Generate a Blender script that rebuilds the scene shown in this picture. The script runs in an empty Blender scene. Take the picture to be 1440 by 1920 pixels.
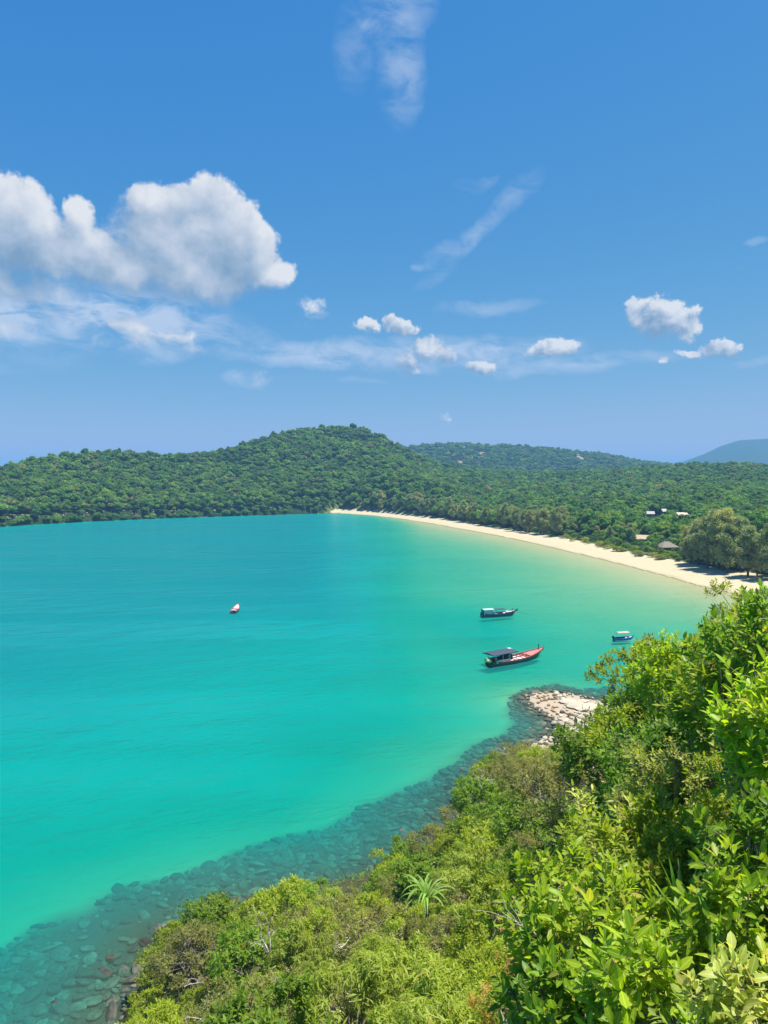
import bpy, math
import numpy as np
from mathutils import Matrix, Vector

SC = bpy.context.scene
COL = SC.collection
R = math.radians
rng = np.random.default_rng(7)

# ------------------------------------------------------------------ camera
F = 1386.0            # focal length in photo pixels (1440 x 1920 photo)
CZ = 35.0             # eye height above the water
PITCH = math.atan((960 - 900) / F)
cam_d = bpy.data.cameras.new('camera')
cam_d.sensor_fit = 'VERTICAL'
cam_d.sensor_height = 36.0
cam_d.sensor_width = 27.0
cam_d.lens = 36.0 * F / 1920.0
cam_d.clip_start = 0.05
cam_d.clip_end = 40000
cam = bpy.data.objects.new('camera', cam_d)
cam.location = (0, 0, CZ)
cam.rotation_euler = (math.pi / 2 - PITCH, 0, 0)
COL.objects.link(cam)
SC.camera = cam

# ------------------------------------------------------------------ exposure
SC.view_settings.view_transform = 'Standard'
SC.view_settings.look = 'None'
SC.view_settings.gamma = 1.0
SC.view_settings.use_curve_mapping = False
SC.view_settings.exposure = 1.0
SC.render.engine = 'CYCLES'
SC.cycles.use_denoising = True
SC.cycles.max_bounces = 8
SC.cycles.diffuse_bounces = 4
SC.cycles.glossy_bounces = 2
SC.cycles.transmission_bounces = 3
SC.cycles.transparent_max_bounces = 8
SC.cycles.volume_bounces = 0
SC.cycles.caustics_reflective = False
SC.cycles.caustics_refractive = False

SUN_EL, SUN_AZ = R(72), R(84)      # azimuth clockwise from the view direction (+Y)


def pray(u, v):
    """Unit direction of a photo pixel."""
    cx, cz = (u - 720) / F, -(v - 960) / F
    d = Vector((cx, math.cos(PITCH) + math.sin(PITCH) * cz, -math.sin(PITCH) + math.cos(PITCH) * cz))
    return d.normalized()


def at(u, v, z=0.0):
    """World point of a photo pixel on the level z."""
    d = pray(u, v)
    t = (z - CZ) / d.z
    return np.array((d.x * t, d.y * t, z))


def aty(u, v, y):
    d = pray(u, v)
    t = y / d.y
    return np.array((d.x * t, y, CZ + d.z * t))


def proj(p):
    """World points (n,3) -> photo pixels."""
    p = np.atleast_2d(p).astype(float)
    q = p - np.array((0, 0, CZ))
    c, s = math.cos(PITCH), math.sin(PITCH)
    dep = q[:, 1] * c - q[:, 2] * s
    up = q[:, 1] * s + q[:, 2] * c
    dep = np.where(dep < 0.01, 0.01, dep)
    return np.stack((720 + F * q[:, 0] / dep, 960 - F * up / dep), 1)


# ------------------------------------------------------------------ node helper
class E:
    """A node socket that builds Math nodes by arithmetic."""
    nt = None

    def __init__(self, s):
        self.s = s

    @staticmethod
    def m(op, *a, clamp=False):
        n = E.nt.nodes.new('ShaderNodeMath')
        n.operation = op
        n.use_clamp = clamp
        for i, x in enumerate(a):
            if isinstance(x, E):
                E.nt.links.new(x.s, n.inputs[i])
            else:
                n.inputs[i].default_value = float(x)
        return E(n.outputs[0])

    def __add__(s, o): return E.m('ADD', s, o)
    __radd__ = __add__
    def __sub__(s, o): return E.m('SUBTRACT', s, o)
    def __rsub__(s, o): return E.m('SUBTRACT', o, s)
    def __mul__(s, o): return E.m('MULTIPLY', s, o)
    __rmul__ = __mul__
    def __truediv__(s, o): return E.m('DIVIDE', s, o)
    def __rtruediv__(s, o): return E.m('DIVIDE', o, s)
    def __neg__(s): return E.m('MULTIPLY', s, -1)


def emax(a, b): return E.m('MAXIMUM', a, b)
def emin(a, b): return E.m('MINIMUM', a, b)
def eclamp(a): return E.m('ADD', a, 0, clamp=True)


def sstep(x, a, b):
    n = E.nt.nodes.new('ShaderNodeMapRange')
    n.interpolation_type = 'SMOOTHSTEP'
    E.nt.links.new(x.s, n.inputs[0])
    n.inputs[1].default_value = a
    n.inputs[2].default_value = b
    return E(n.outputs[0])


def noise(vec, scale, detail=4, rough=0.5, dist=0.0, dims='3D', out=0):
    n = E.nt.nodes.new('ShaderNodeTexNoise')
    n.noise_dimensions = dims
    if vec is not None:
        E.nt.links.new(vec.s if isinstance(vec, E) else vec, n.inputs['Vector'])
    n.inputs['Scale'].default_value = scale
    n.inputs['Detail'].default_value = detail
    n.inputs['Roughness'].default_value = rough
    n.inputs['Distortion'].default_value = dist
    return E(n.outputs[out])


def comb(x, y, z):
    n = E.nt.nodes.new('ShaderNodeCombineXYZ')
    for i, a in enumerate((x, y, z)):
        if isinstance(a, E):
            E.nt.links.new(a.s, n.inputs[i])
        else:
            n.inputs[i].default_value = a
    return E(n.outputs[0])


def mixc(f, a, b, blend='MIX'):
    n = E.nt.nodes.new('ShaderNodeMix')
    n.data_type = 'RGBA'
    n.blend_type = blend
    n.clamp_factor = True
    for i, x in ((0, f), (6, a), (7, b)):
        if isinstance(x, E):
            E.nt.links.new(x.s, n.inputs[i])
        elif i == 0:
            n.inputs[0].default_value = x
        else:
            n.inputs[i].default_value = (*x, 1)
    return E(n.outputs[2])


def ramp(f, stops):
    n = E.nt.nodes.new('ShaderNodeValToRGB')
    E.nt.links.new(f.s, n.inputs[0])
    cr = n.color_ramp
    while len(cr.elements) < len(stops):
        cr.elements.new(0.5)
    for e, (p, c) in zip(cr.elements, stops):
        e.position = p
        e.color = (*c, 1)
    return E(n.outputs[0])


def attr(name, out='Fac'):
    n = E.nt.nodes.new('ShaderNodeAttribute')
    n.attribute_name = name
    return E(n.outputs[out])


def nd(t):
    return E.nt.nodes.new(t)


def lk(a, b):
    E.nt.links.new(a.s if isinstance(a, E) else a, b)


# ------------------------------------------------------------------ world: sky with clouds
W = bpy.data.worlds.new('World')
SC.world = W
W.use_nodes = True
E.nt = W.node_tree
E.nt.nodes.clear()
sky = nd('ShaderNodeTexSky')
sky.sky_type = 'NISHITA'
sky.sun_disc = False
sky.sun_elevation = SUN_EL
sky.sun_rotation = SUN_AZ
sky.altitude = 0
sky.air_density = 1.0
sky.dust_density = 0.35
sky.ozone_density = 3.2
tc = nd('ShaderNodeTexCoord')
sep = nd('ShaderNodeSeparateXYZ')
lk(tc.outputs['Generated'], sep.inputs[0])
dx, dy, dz = (E(sep.outputs[i]) for i in range(3))
az = E.m('ARCTAN2', dx, dy)
el = E.m('ARCSINE', dz)


def pix_angles(u, v):
    d = pray(u, v)
    return math.atan2(d.x, d.y), math.asin(d.z)


SKY_B = 10.0           # colours below are divided by the Background strength 0.1
scol = nd('ShaderNodeSeparateColor')
lk(sky.outputs[0], scol.inputs[0])
# tone of the clear sky, channel by channel
sk = [E.m('POWER', E(scol.outputs[i]) * 0.1, gm) * (kk * SKY_B) for i, (gm, kk) in enumerate(((1.75, 0.78), (0.74, 0.378), (0.17, 0.366)))]
ccol = nd('ShaderNodeCombineColor')
for i in range(3):
    lk(sk[i], ccol.inputs[i])
clear = E(ccol.outputs[0])
CLK = 0.44 * SKY_B


# cumulus: heaps of (u, v, half width, half height, strength) in the sky
CUM = [(-70, 440, 110, 92, 1), (5, 425, 95, 84, 1), (80, 455, 100, 66, 1), (152, 405, 30, 40, .7), (170, 480, 80, 55, .9),
       (310, 440, 90, 85, 1), (285, 385, 46, 40, 1), (350, 395, 42, 44, .9), (390, 440, 100, 90, 1), (450, 470, 75, 68, 1), (510, 512, 48, 28, .9),
       (360, 500, 140, 65, 1), (240, 500, 90, 50, .85), (20, 520, 150, 45, .6),
       (300, 625, 75, 26, .34), (225, 605, 40, 16, .32), (110, 585, 70, 20, .26), (-30, 600, 100, 26, .25), (330, 655, 50, 16, .26),
       (592, 574, 24, 15, .16), (570, 600, 15, 9, .1),
       (682, 617, 30, 13, .75), (748, 614, 34, 19, .9), (800, 655, 40, 24, .8), (765, 680, 26, 26, .7), (830, 668, 20, 20, .6),
       (900, 690, 38, 15, .8), (1035, 655, 44, 18, .95), (1240, 598, 54, 38, 1), (1285, 610, 24, 24, .9), (1193, 590, 22, 20, .75),
       (1350, 648, 34, 20, .95), (1302, 655, 24, 8, .6), (1244, 674, 13, 9, .5), (460, 716, 40, 17, .05), (836, 793, 9, 11, .12)]
# thin cirrus and haze banks: (u, v, half length, half width, strength, tilt)
THIN = [(620, 665, 230, 32, .8, 0), (860, 662, 240, 38, .8, 0), (1080, 684, 210, 18, .6, 0.06), (1420, 678, 70, 9, .35, 0), (905, 573, 115, 15, .36, 0), (680, 712, 60, 8, .3, 0),
        (890, 440, 150, 20, .36, 0.70), (960, 372, 80, 22, .26, 0.75), (795, 495, 26, 9, .45, 0.1), (895, 340, 50, 13, .25, 0.1), (835, 470, 60, 16, .3, 0.3),
        (752, 85, 58, 125, .42, 0), (700, 55, 62, 20, .42, -0.55), (768, 160, 34, 50, .36, 0), (660, 90, 40, 70, .2, 0), (750, 0, 80, 70, .36, 0),
        (460, 716, 44, 18, .5, 0), (592, 576, 30, 16, .6, -.5), (230, 600, 230, 66, 1.05, 0), (20, 585, 200, 56, 1.0, 0), (300, 645, 120, 36, .6, 0), (430, 640, 110, 36, .4, 0), (1415, 458, 24, 8, .3, .2), (1400, 515, 20, 8, .2, 0), (30, 660, 130, 40, .25, 0)]


def vmad(v, mul, add):
    n = nd('ShaderNodeVectorMath')
    n.operation = 'MULTIPLY_ADD'
    lk(v, n.inputs[0])
    n.inputs[1].default_value = mul
    n.inputs[2].default_value = add
    return E(n.outputs[0])


def vdot(a, b=None):
    n = nd('ShaderNodeVectorMath')
    n.operation = 'DOT_PRODUCT'
    lk(a, n.inputs[0])
    if b is None:
        lk(a, n.inputs[1])
    else:
        n.inputs[1].default_value = b
    return E(n.outputs['Value'])


def cloud_bg(cums, thins, ns=26, amp=1.5, detail=8, rel=0.75, soft=0.98):
    """Background shader with these clouds over the clear sky."""
    base = comb(az, el, 0.0)
    col = clear
    wp = noise(base, 11, 4, 0.6, out=1)
    wv = vmad(wp, (0.05, 0.04, 0), (-0.025, -0.02, 0))
    n = nd('ShaderNodeVectorMath')
    n.operation = 'ADD'
    lk(base, n.inputs[0])
    lk(wv, n.inputs[1])
    PWv = E(n.outputs[0])
    if thins:
        t = None
        for (u, v, rl, rw, am, th) in thins:
            a0, e0 = pix_angles(u, v)
            c_, s_ = math.cos(th), math.sin(th)
            if th:
                q0 = comb(vdot(PWv, (c_, s_, 0)), vdot(PWv, (-s_, c_, 0)), 0.0)
                a0, e0 = a0 * c_ + e0 * s_, -a0 * s_ + e0 * c_
            else:
                q0 = PWv
            q = vmad(q0, (F / rl, F / rw, 0), (-a0 * F / rl, -e0 * F / rw, 0))
            dd_ = E.m('MULTIPLY_ADD', vdot(q), -am, am)
            t = dd_ if t is None else emax(t, dd_)
        streak = noise(comb(az + el * 0.5, el * 2.2, 9.0), 17, 6, 0.64, 0.5)
        t = emax(t, 0.0) * sstep(streak, 0.30, 0.68) * 1.3
        col = mixc(eclamp(t), col, (0.60 * CLK, 0.73 * CLK, 0.94 * CLK))
    if cums:
        def field(vec):
            dn = None
            for (u, v, ru, rv, am) in cums:
                a0, e0 = pix_angles(u, v)
                q = vmad(vec, (F / ru, F / rv, 0), (-a0 * F / ru, -e0 * F / rv, 0))
                dd_ = E.m('MULTIPLY_ADD', vdot(q), -0.8 * am, am)
                dn = dd_ if dn is None else E.m('SMOOTH_MAX', dn, dd_, 0.22)
            return dn
        fb = noise(base, ns, detail, 0.66, 0.1)
        OFF = (0.30 / ns, 0.55 / ns, 0)
        fbu = noise(vmad(base, (1, 1, 1), OFF), ns, 4, 0.55, 0.1)
        fl = noise(base, ns * 0.4, 3, 0.5)
        flu = noise(vmad(base, (1, 1, 1), (OFF[0] * 2, OFF[1] * 2, 0)), ns * 0.4, 3, 0.5)
        f0 = field(PWv)
        f1 = field(vmad(PWv, (1, 1, 1), OFF))
        rise = f0 - f1
        dd_ = f0 + (fb - 0.5) * amp
        wdt = 1.0 / (soft - eclamp(0.45 + rise * 1.2) * 0.66)
        al = sstep(dd_ * wdt, 0.05, 1.0)
        lit = eclamp(0.42 + rise * 0.75 + (fb - fbu) * rel + (fl - flu) * 1.5)
        cc = ramp(lit, [(0.0, (0.25, 0.385, 0.56)), (0.3, (0.41, 0.53, 0.68)), (0.62, (0.68, 0.74, 0.84)), (1.0, (1.0, 1.0, 1.0))])
        cc = mixc(1.0, cc, (CLK, CLK, CLK), 'MULTIPLY')
        col = mixc(al * 0.96, col, cc)
    bg = nd('ShaderNodeBackground')
    lk(col, bg.inputs['Color'])
    bg.inputs['Strength'].default_value = 1.0 / SKY_B
    return bg.outputs[0]


def gt(x, v):
    return E.m('GREATER_THAN', x, v)


def shmix(f, a, b):
    n = nd('ShaderNodeMixShader')
    lk(f, n.inputs[0])
    lk(a, n.inputs[1])
    lk(b, n.inputs[2])
    return n.outputs[0]


def sel(lst, u0, u1, v0, v1):
    return [c for c in lst if c[0] + c[2] * 1.4 > u0 and c[0] - c[2] * 1.4 < u1 and c[1] + max(c[3], c[2] * abs(math.sin(c[5])) if len(c) > 5 else 0) * 1.4 > v0 and c[1] - max(c[3], c[2] * abs(math.sin(c[5])) if len(c) > 5 else 0) * 1.4 < v1]


a_split = pix_angles(640, 640)[0]
e_left = pix_angles(320, 215)[1]
e_strip = pix_angles(1000, 535)[1]
bg_left = cloud_bg([c for c in CUM if c[0] < 640], sel(THIN, -300, 700, 200, 900))
bg_strip = cloud_bg([c for c in CUM if c[0] > 640], sel(THIN, 600, 1700, 535, 900), 64, 2.1, 7, 1.3, 1.05)
bg_up = cloud_bg([], sel(THIN, -300, 1700, -200, 560))
front_r = shmix(gt(el, e_strip), bg_strip, bg_up)
front_l = shmix(gt(el, e_left), bg_left, bg_up)
front = shmix(gt(az, a_split), front_l, front_r)
# round the rest of the sky scattered low cumulus goes on in the same way
gn = noise(comb(az, el * 2.0, 5.0), 5.0, 4, 0.55)
ga = sstep(gn, 0.60, 0.70) * sstep(el, 0.03, 0.12) * (1.0 - sstep(el, 0.25, 0.5)) * sstep(E.m('ABSOLUTE', az), 0.66, 0.9)
gcol = mixc(ga, clear, (0.72 * CLK, 0.78 * CLK, 0.87 * CLK))
bgg = nd('ShaderNodeBackground')
lk(gcol, bgg.inputs['Color'])
bgg.inputs['Strength'].default_value = 1.0 / SKY_B
inbox = E.m('LESS_THAN', E.m('ABSOLUTE', az), 0.66) * E.m('LESS_THAN', el, 0.75) * gt(el, -0.05)
W.cycles.sampling_method = 'NONE'
wo = nd('ShaderNodeOutputWorld')
lk(shmix(inbox, bgg.outputs[0], front), wo.inputs[0])

# ------------------------------------------------------------------ sun
sd = bpy.data.lights.new('sun', 'SUN')
sd.energy = 4.6
sd.angle = R(0.53)
sd.color = (1.0, 0.955, 0.88)
sun = bpy.data.objects.new('sun', sd)
to_sun = Vector((math.sin(SUN_AZ) * math.cos(SUN_EL), math.cos(SUN_AZ) * math.cos(SUN_EL), math.sin(SUN_EL)))
sun.rotation_euler = (-to_sun).to_track_quat('-Z', 'Y').to_euler()
sun.location = (0, 0, 300)
COL.objects.link(sun)


# ------------------------------------------------------------------ generic helpers
def mesh_np(name, V, Fc, mat=None, smooth=False, attrs=None):
    V = np.asarray(V, np.float32).reshape(-1, 3)
    Fc = np.asarray(Fc, np.int32)
    k = Fc.shape[1]
    me = bpy.data.meshes.new(name)
    me.vertices.add(len(V))
    me.vertices.foreach_set('co', V.ravel())
    me.loops.add(Fc.size)
    me.loops.foreach_set('vertex_index', Fc.ravel())
    me.polygons.add(len(Fc))
    me.polygons.foreach_set('loop_start', np.arange(0, Fc.size, k, dtype=np.int32))
    me.polygons.foreach_set('loop_total', np.full(len(Fc), k, np.int32))
    if smooth:
        me.polygons.foreach_set('use_smooth', np.ones(len(Fc), bool))
    for nme, a in (attrs or {}).items():
        at_ = me.attributes.new(nme, 'FLOAT', 'POINT')
        at_.data.foreach_set('value', np.asarray(a, np.float32))
    me.update(calc_edges=True)
    if mat:
        me.materials.append(mat)
    return me


class MB:
    """Collects polygons for one mesh."""
    def __init__(self):
        self.v, self.f = [], []

    def add(self, V, Fc):
        o = len(self.v)
        self.v += [tuple(map(float, p)) for p in V]
        self.f += [tuple(int(i) + o for i in f) for f in Fc]
        return self

    def box(self, c, s, rot=None):
        x, y, z = (k / 2 for k in s)
        P = [Vector((i * x, j * y, k * z)) for i in (-1, 1) for j in (-1, 1) for k in (-1, 1)]
        if rot is not None:
            P = [rot @ p for p in P]
        P = [p + Vector(c) for p in P]
        return self.add(P, [(0, 1, 3, 2), (4, 6, 7, 5), (0, 4, 5, 1), (2, 3, 7, 6), (0, 2, 6, 4), (1, 5, 7, 3)])

    def tube(self, pts, rad, n=5, caps=True):
        V, Fc = tube_np(pts, rad, n)
        self.add(V, Fc)
        if caps:
            o = len(self.v)
            self.f.append(tuple(range(o - n, o)))
            b = o - n * len(pts)
            self.f.append(tuple(range(b + n - 1, b - 1, -1)))
        return self

    def obj(self, name, mat, parent=None, smooth=False):
        me = bpy.data.meshes.new(name)
        me.from_pydata(self.v, [], self.f)
        me.materials.append(mat)
        if smooth:
            me.polygons.foreach_set('use_smooth', np.ones(len(me.polygons), bool))
        return ob(name, me, parent)


def tube_np(pts, rad, n=5):
    pts = np.asarray(pts, float)
    k = len(pts)
    rad = np.broadcast_to(np.asarray(rad, float), (k,))
    T = np.gradient(pts, axis=0)
    T /= np.linalg.norm(T, axis=1, keepdims=True) + 1e-9
    ref = np.array((0, 0, 1.0)) if abs(T[:, 2]).mean() < 0.8 else np.array((1.0, 0, 0))
    A = np.cross(T, ref)
    A /= np.linalg.norm(A, axis=1, keepdims=True) + 1e-9
    B = np.cross(T, A)
    an = np.linspace(0, 2 * math.pi, n, endpoint=False)
    V = pts[:, None] + rad[:, None, None] * (A[:, None] * np.cos(an)[None, :, None] + B[:, None] * np.sin(an)[None, :, None])
    Fc = [(i * n + j, i * n + (j + 1) % n, (i + 1) * n + (j + 1) % n, (i + 1) * n + j) for i in range(k - 1) for j in range(n)]
    return V.reshape(-1, 3), Fc


def ob(name, data, parent=None, loc=None, rz=0.0):
    o = bpy.data.objects.new(name, data)
    COL.objects.link(o)
    if parent is not None:
        o.parent = parent
    if loc is not None:
        o.location = loc
    if rz:
        o.rotation_euler = (0, 0, rz)
    return o


def tag(o, label=None, cat=None, group=None, kind=None):
    for k, x in (('label', label), ('category', cat), ('group', group), ('kind', kind)):
        if x:
            o[k] = x
    return o


def hash2(i, j, seed):
    h = (i.astype(np.int64) * 374761393 + j.astype(np.int64) * 668265263 + seed * 974634777) & 0x7fffffff
    h = ((h ^ (h >> 13)) * 1274126177) & 0x7fffffff
    return ((h ^ (h >> 16)) & 0xffff) / 65535.0


def vnoise(x, y, seed=0):
    xi, yi = np.floor(x), np.floor(y)
    fx, fy = x - xi, y - yi
    fx, fy = fx * fx * (3 - 2 * fx), fy * fy * (3 - 2 * fy)
    i, j = xi.astype(np.int64), yi.astype(np.int64)
    a, b = hash2(i, j, seed), hash2(i + 1, j, seed)
    c, d = hash2(i, j + 1, seed), hash2(i + 1, j + 1, seed)
    return (a * (1 - fx) + b * fx) * (1 - fy) + (c * (1 - fx) + d * fx) * fy


def fbm(x, y, sc, oct=4, seed=0):
    t, a, s = 0, 0.5, 0
    for o in range(oct):
        t = t + a * vnoise(x / sc, y / sc, seed + o * 17)
        s += a
        a *= 0.5
        sc /= 2.0
    return t / s


def smin(a, b, k):
    h = np.clip(0.5 + 0.5 * (b - a) / k, 0, 1)
    return b * (1 - h) + a * h - k * h * (1 - h)


def sst(x, a, b):
    t = np.clip((x - a) / (b - a), 0, 1)
    return t * t * (3 - 2 * t)


def seg_dist(x, y, P, closed=False):
    P = np.asarray(P, float)[:, :2]
    Q = np.roll(P, -1, 0) if closed else P[1:]
    A = P if closed else P[:-1]
    best = np.full(x.shape, 1e18)
    for a, b in zip(A, Q):
        dxy = b - a
        t = np.clip(((x - a[0]) * dxy[0] + (y - a[1]) * dxy[1]) / (dxy @ dxy), 0, 1)
        best = np.minimum(best, (x - a[0] - t * dxy[0]) ** 2 + (y - a[1] - t * dxy[1]) ** 2)
    return np.sqrt(best)


def inside(x, y, P):
    P = np.asarray(P, float)[:, :2]
    r = np.zeros(x.shape, bool)
    for a, b in zip(P, np.roll(P, -1, 0)):
        if a[1] == b[1]:
            continue
        c = ((a[1] > y) != (b[1] > y)) & (x < (b[0] - a[0]) * (y - a[1]) / (b[1] - a[1]) + a[0])
        r ^= c
    return r


# ------------------------------------------------------------------ the lie of the land
# far shore and beach: where the water ends (photo pixels at sea level)
SHORE = [(-260, 1010), (-100, 994), (0, 987), (100, 981), (200, 976), (300, 971.5), (400, 968.5), (500, 965.5), (600, 962.5), (640, 962.5), (700, 966.5), (760, 974), (800, 980),
         (850, 989), (900, 998), (950, 1008), (1000, 1018), (1050, 1030), (1100, 1042), (1150, 1054), (1200, 1067), (1250, 1080), (1300, 1095), (1350, 1107), (1400, 1118), (1440, 1126)]
shW = np.array([at(*p)[:2] for p in SHORE])
shS = shW[:, 0] / shW[:, 1]
shS = np.concatenate(([-2.0, -1.0], shS, [0.8, 1.2, 2.0, 3.0]))
shY = np.concatenate(([300, 380], shW[:, 1], [188, 160, 128, 105]))
TREEL = [(-260, 1003), (-100, 991.5), (0, 984.5), (200, 973.5), (400, 966), (500, 963), (600, 960), (640, 958), (700, 960), (760, 966), (850, 977), (900, 986), (1000, 1002), (1100, 1021), (1150, 1033),
         (1200, 1045), (1250, 1055), (1300, 1065), (1350, 1075), (1440, 1092)]
tlW = np.array([at(*p, 1.5)[:2] for p in TREEL])
tlS = np.concatenate(([-2.0, -1.0], tlW[:, 0] / tlW[:, 1], [0.8, 1.2, 2.0, 3.0]))
tlY = np.concatenate(([305, 385], tlW[:, 1], [212, 185, 150, 125]))
# crest of the land behind (u, v of the tree tops, distance)
CREST = [(-260, 925, 640), (-100, 893, 690), (0, 869, 740), (60, 855, 770), (130, 844, 810), (190, 838, 840), (260, 843, 870), (330, 846, 900), (400, 841, 940), (440, 831, 960),
         (500, 813, 1000), (560, 799, 1050), (620, 793, 1080), (670, 795, 1090), (715, 812, 1085), (760, 838, 1080), (800, 857, 1080), (840, 870, 1085), (900, 879, 1090), (1000, 882, 1100), (1100, 882, 1080),
         (1200, 874, 1060), (1300, 868, 1020), (1360, 865, 1000), (1440, 870, 980), (1700, 868, 950)]
TREE_H = 10.0
crW = np.array([aty(*p) for p in CREST])
crS = np.concatenate(([-2.0, -1.0], crW[:, 0] / crW[:, 1], [1.2, 3.0]))
crY = np.concatenate(([600, 620], crW[:, 1], [760, 650]))
crZ = np.concatenate(([2, 6], crW[:, 2] - TREE_H, [60, 60]))
RIDGE2 = [(560, 905), (640, 870), (700, 848), (740, 841), (800, 834), (870, 834), (950, 838), (1050, 844), (1130, 852), (1200, 864), (1270, 869), (1440, 880), (1600, 890)]
r2W = np.array([aty(u, v, 2050) for u, v in RIDGE2])
RIDGE3 = [(1180, 900), (1240, 878), (1280, 866), (1320, 851), (1355, 834), (1385, 825), (1440, 823), (1520, 829), (1650, 850), (1800, 872), (2000, 900)]
r3W = np.array([aty(u, v, 5200) for u, v in RIDGE3])

# near headland: its waterline, then closed behind the viewer
NEAR = [(-60, -140), (-46, -40), (-36, 0), (-29, 22)] + [tuple(at(*p)[:2]) for p in
        [(205, 2050), (235, 1900), (300, 1770), (430, 1715), (560, 1690), (700, 1655), (780, 1610), (850, 1560), (880, 1510), (930, 1440), (985, 1400), (1010, 1392), (1046, 1372), (1042, 1350), (1010, 1330), (990, 1312), (1000, 1301), (1040, 1298),
         (1085, 1306), (1120, 1314), (1150, 1322), (1230, 1318)]] + [(75, 118), (110, 124), (150, 126), (210, 120), (260, 60), (240, -140)]
NEAR = np.array(NEAR)
ROCKP = np.array([at(*p)[:2] for p in [(992, 1311), (1002, 1300), (1042, 1297), (1086, 1305), (1122, 1313), (1136, 1340), (1100, 1376), (1062, 1394), (1010, 1394), (1044, 1372), (1046, 1350), (1014, 1332)]])
# where the submerged stones stop and sand begins
STONE_EDGE = [tuple(at(*p, -1.1)[:2]) for p in [(-330, 1985), (-100, 1850), (0, 1795), (100, 1742), (180, 1700), (250, 1668), (330, 1645), (400, 1625), (480, 1588), (600, 1546), (700, 1503), (800, 1458), (870, 1418), (938, 1376), (958, 1345),
              (966, 1315), (982, 1298), (1040, 1288), (1090, 1297), (1125, 1290), (1180, 1285), (1260, 1280)]]
STONEP = np.array(STONE_EDGE + [(95, 115), (40, 60), (0, 20), (-30, -10), (-60, 0)])

# canopy of the near slope: (u, v, distance) control points, then points out of view (x, y, z)
CANOPY = [(250, 1925, 34), (330, 1740, 40), (440, 1700, 44), (560, 1670, 47), (700, 1655, 48), (800, 1555, 50), (860, 1500, 62), (960, 1410, 76), (1060, 1392, 74), (1110, 1330, 66), (1150, 1270, 32), (1200, 1195, 26), (1300, 1196, 21),
          (1370, 1140, 11), (1440, 1118, 8.5), (350, 1900, 28), (500, 1920, 22), (650, 1800, 30), (800, 1920, 15), (800, 1700, 34), (1000, 1900, 9), (1200, 1900, 5), (1440, 1900, 3.4), (1000, 1700, 21), (900, 1600, 38), (1200, 1700, 8.5),
          (1300, 1500, 12), (1100, 1500, 36), (1100, 1600, 24), (1400, 1400, 6.5), (1250, 1350, 19), (1180, 1400, 28), (1000, 1500, 50)]
cp = [tuple(aty(*p)) for p in CANOPY] + [(30, 8, 34), (45, 35, 31), (40, 70, 18), (60, 100, 8), (90, 100, 12), (120, 60, 30), (0, -12, 34), (-18, -10, 22), (-22, 10, 15), (-30, 20, 8), (40, -30, 42), (0, -60, 45), (-30, -60, 30), (200, 60, 40), (200, -100, 50), (1.2, 1.2, 33.6), (0, 0, 33.6)]
cp = np.array(cp)


def tps_fit(P):
    n = len(P)
    d = np.linalg.norm(P[:, None, :2] - P[None, :, :2], axis=2)
    K = np.where(d > 0, d * d * np.log(d + 1e-9), 0) + np.eye(n) * 6.0
    Q = np.concatenate((np.ones((n, 1)), P[:, :2]), 1)
    A = np.zeros((n + 3, n + 3))
    A[:n, :n], A[:n, n:], A[n:, :n] = K, Q, Q.T
    return np.linalg.solve(A, np.concatenate((P[:, 2], np.zeros(3))))


TPS = tps_fit(cp)


def canopy(x, y):
    x, y = np.asarray(x, float), np.asarray(y, float)
    xc, yc = np.clip(x, -45, 220), np.clip(y, -120, 125)
    r = TPS[-3] + TPS[-2] * xc + TPS[-1] * yc
    for (px, py, _), w in zip(cp, TPS[:-3]):
        d2 = (xc - px) ** 2 + (yc - py) ** 2
        r = r + w * 0.5 * d2 * np.log(d2 + 1e-9)
    return np.clip(r, 0.5, 55)


BED = 0.45            # metres of bed per unit of optical depth


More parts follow.
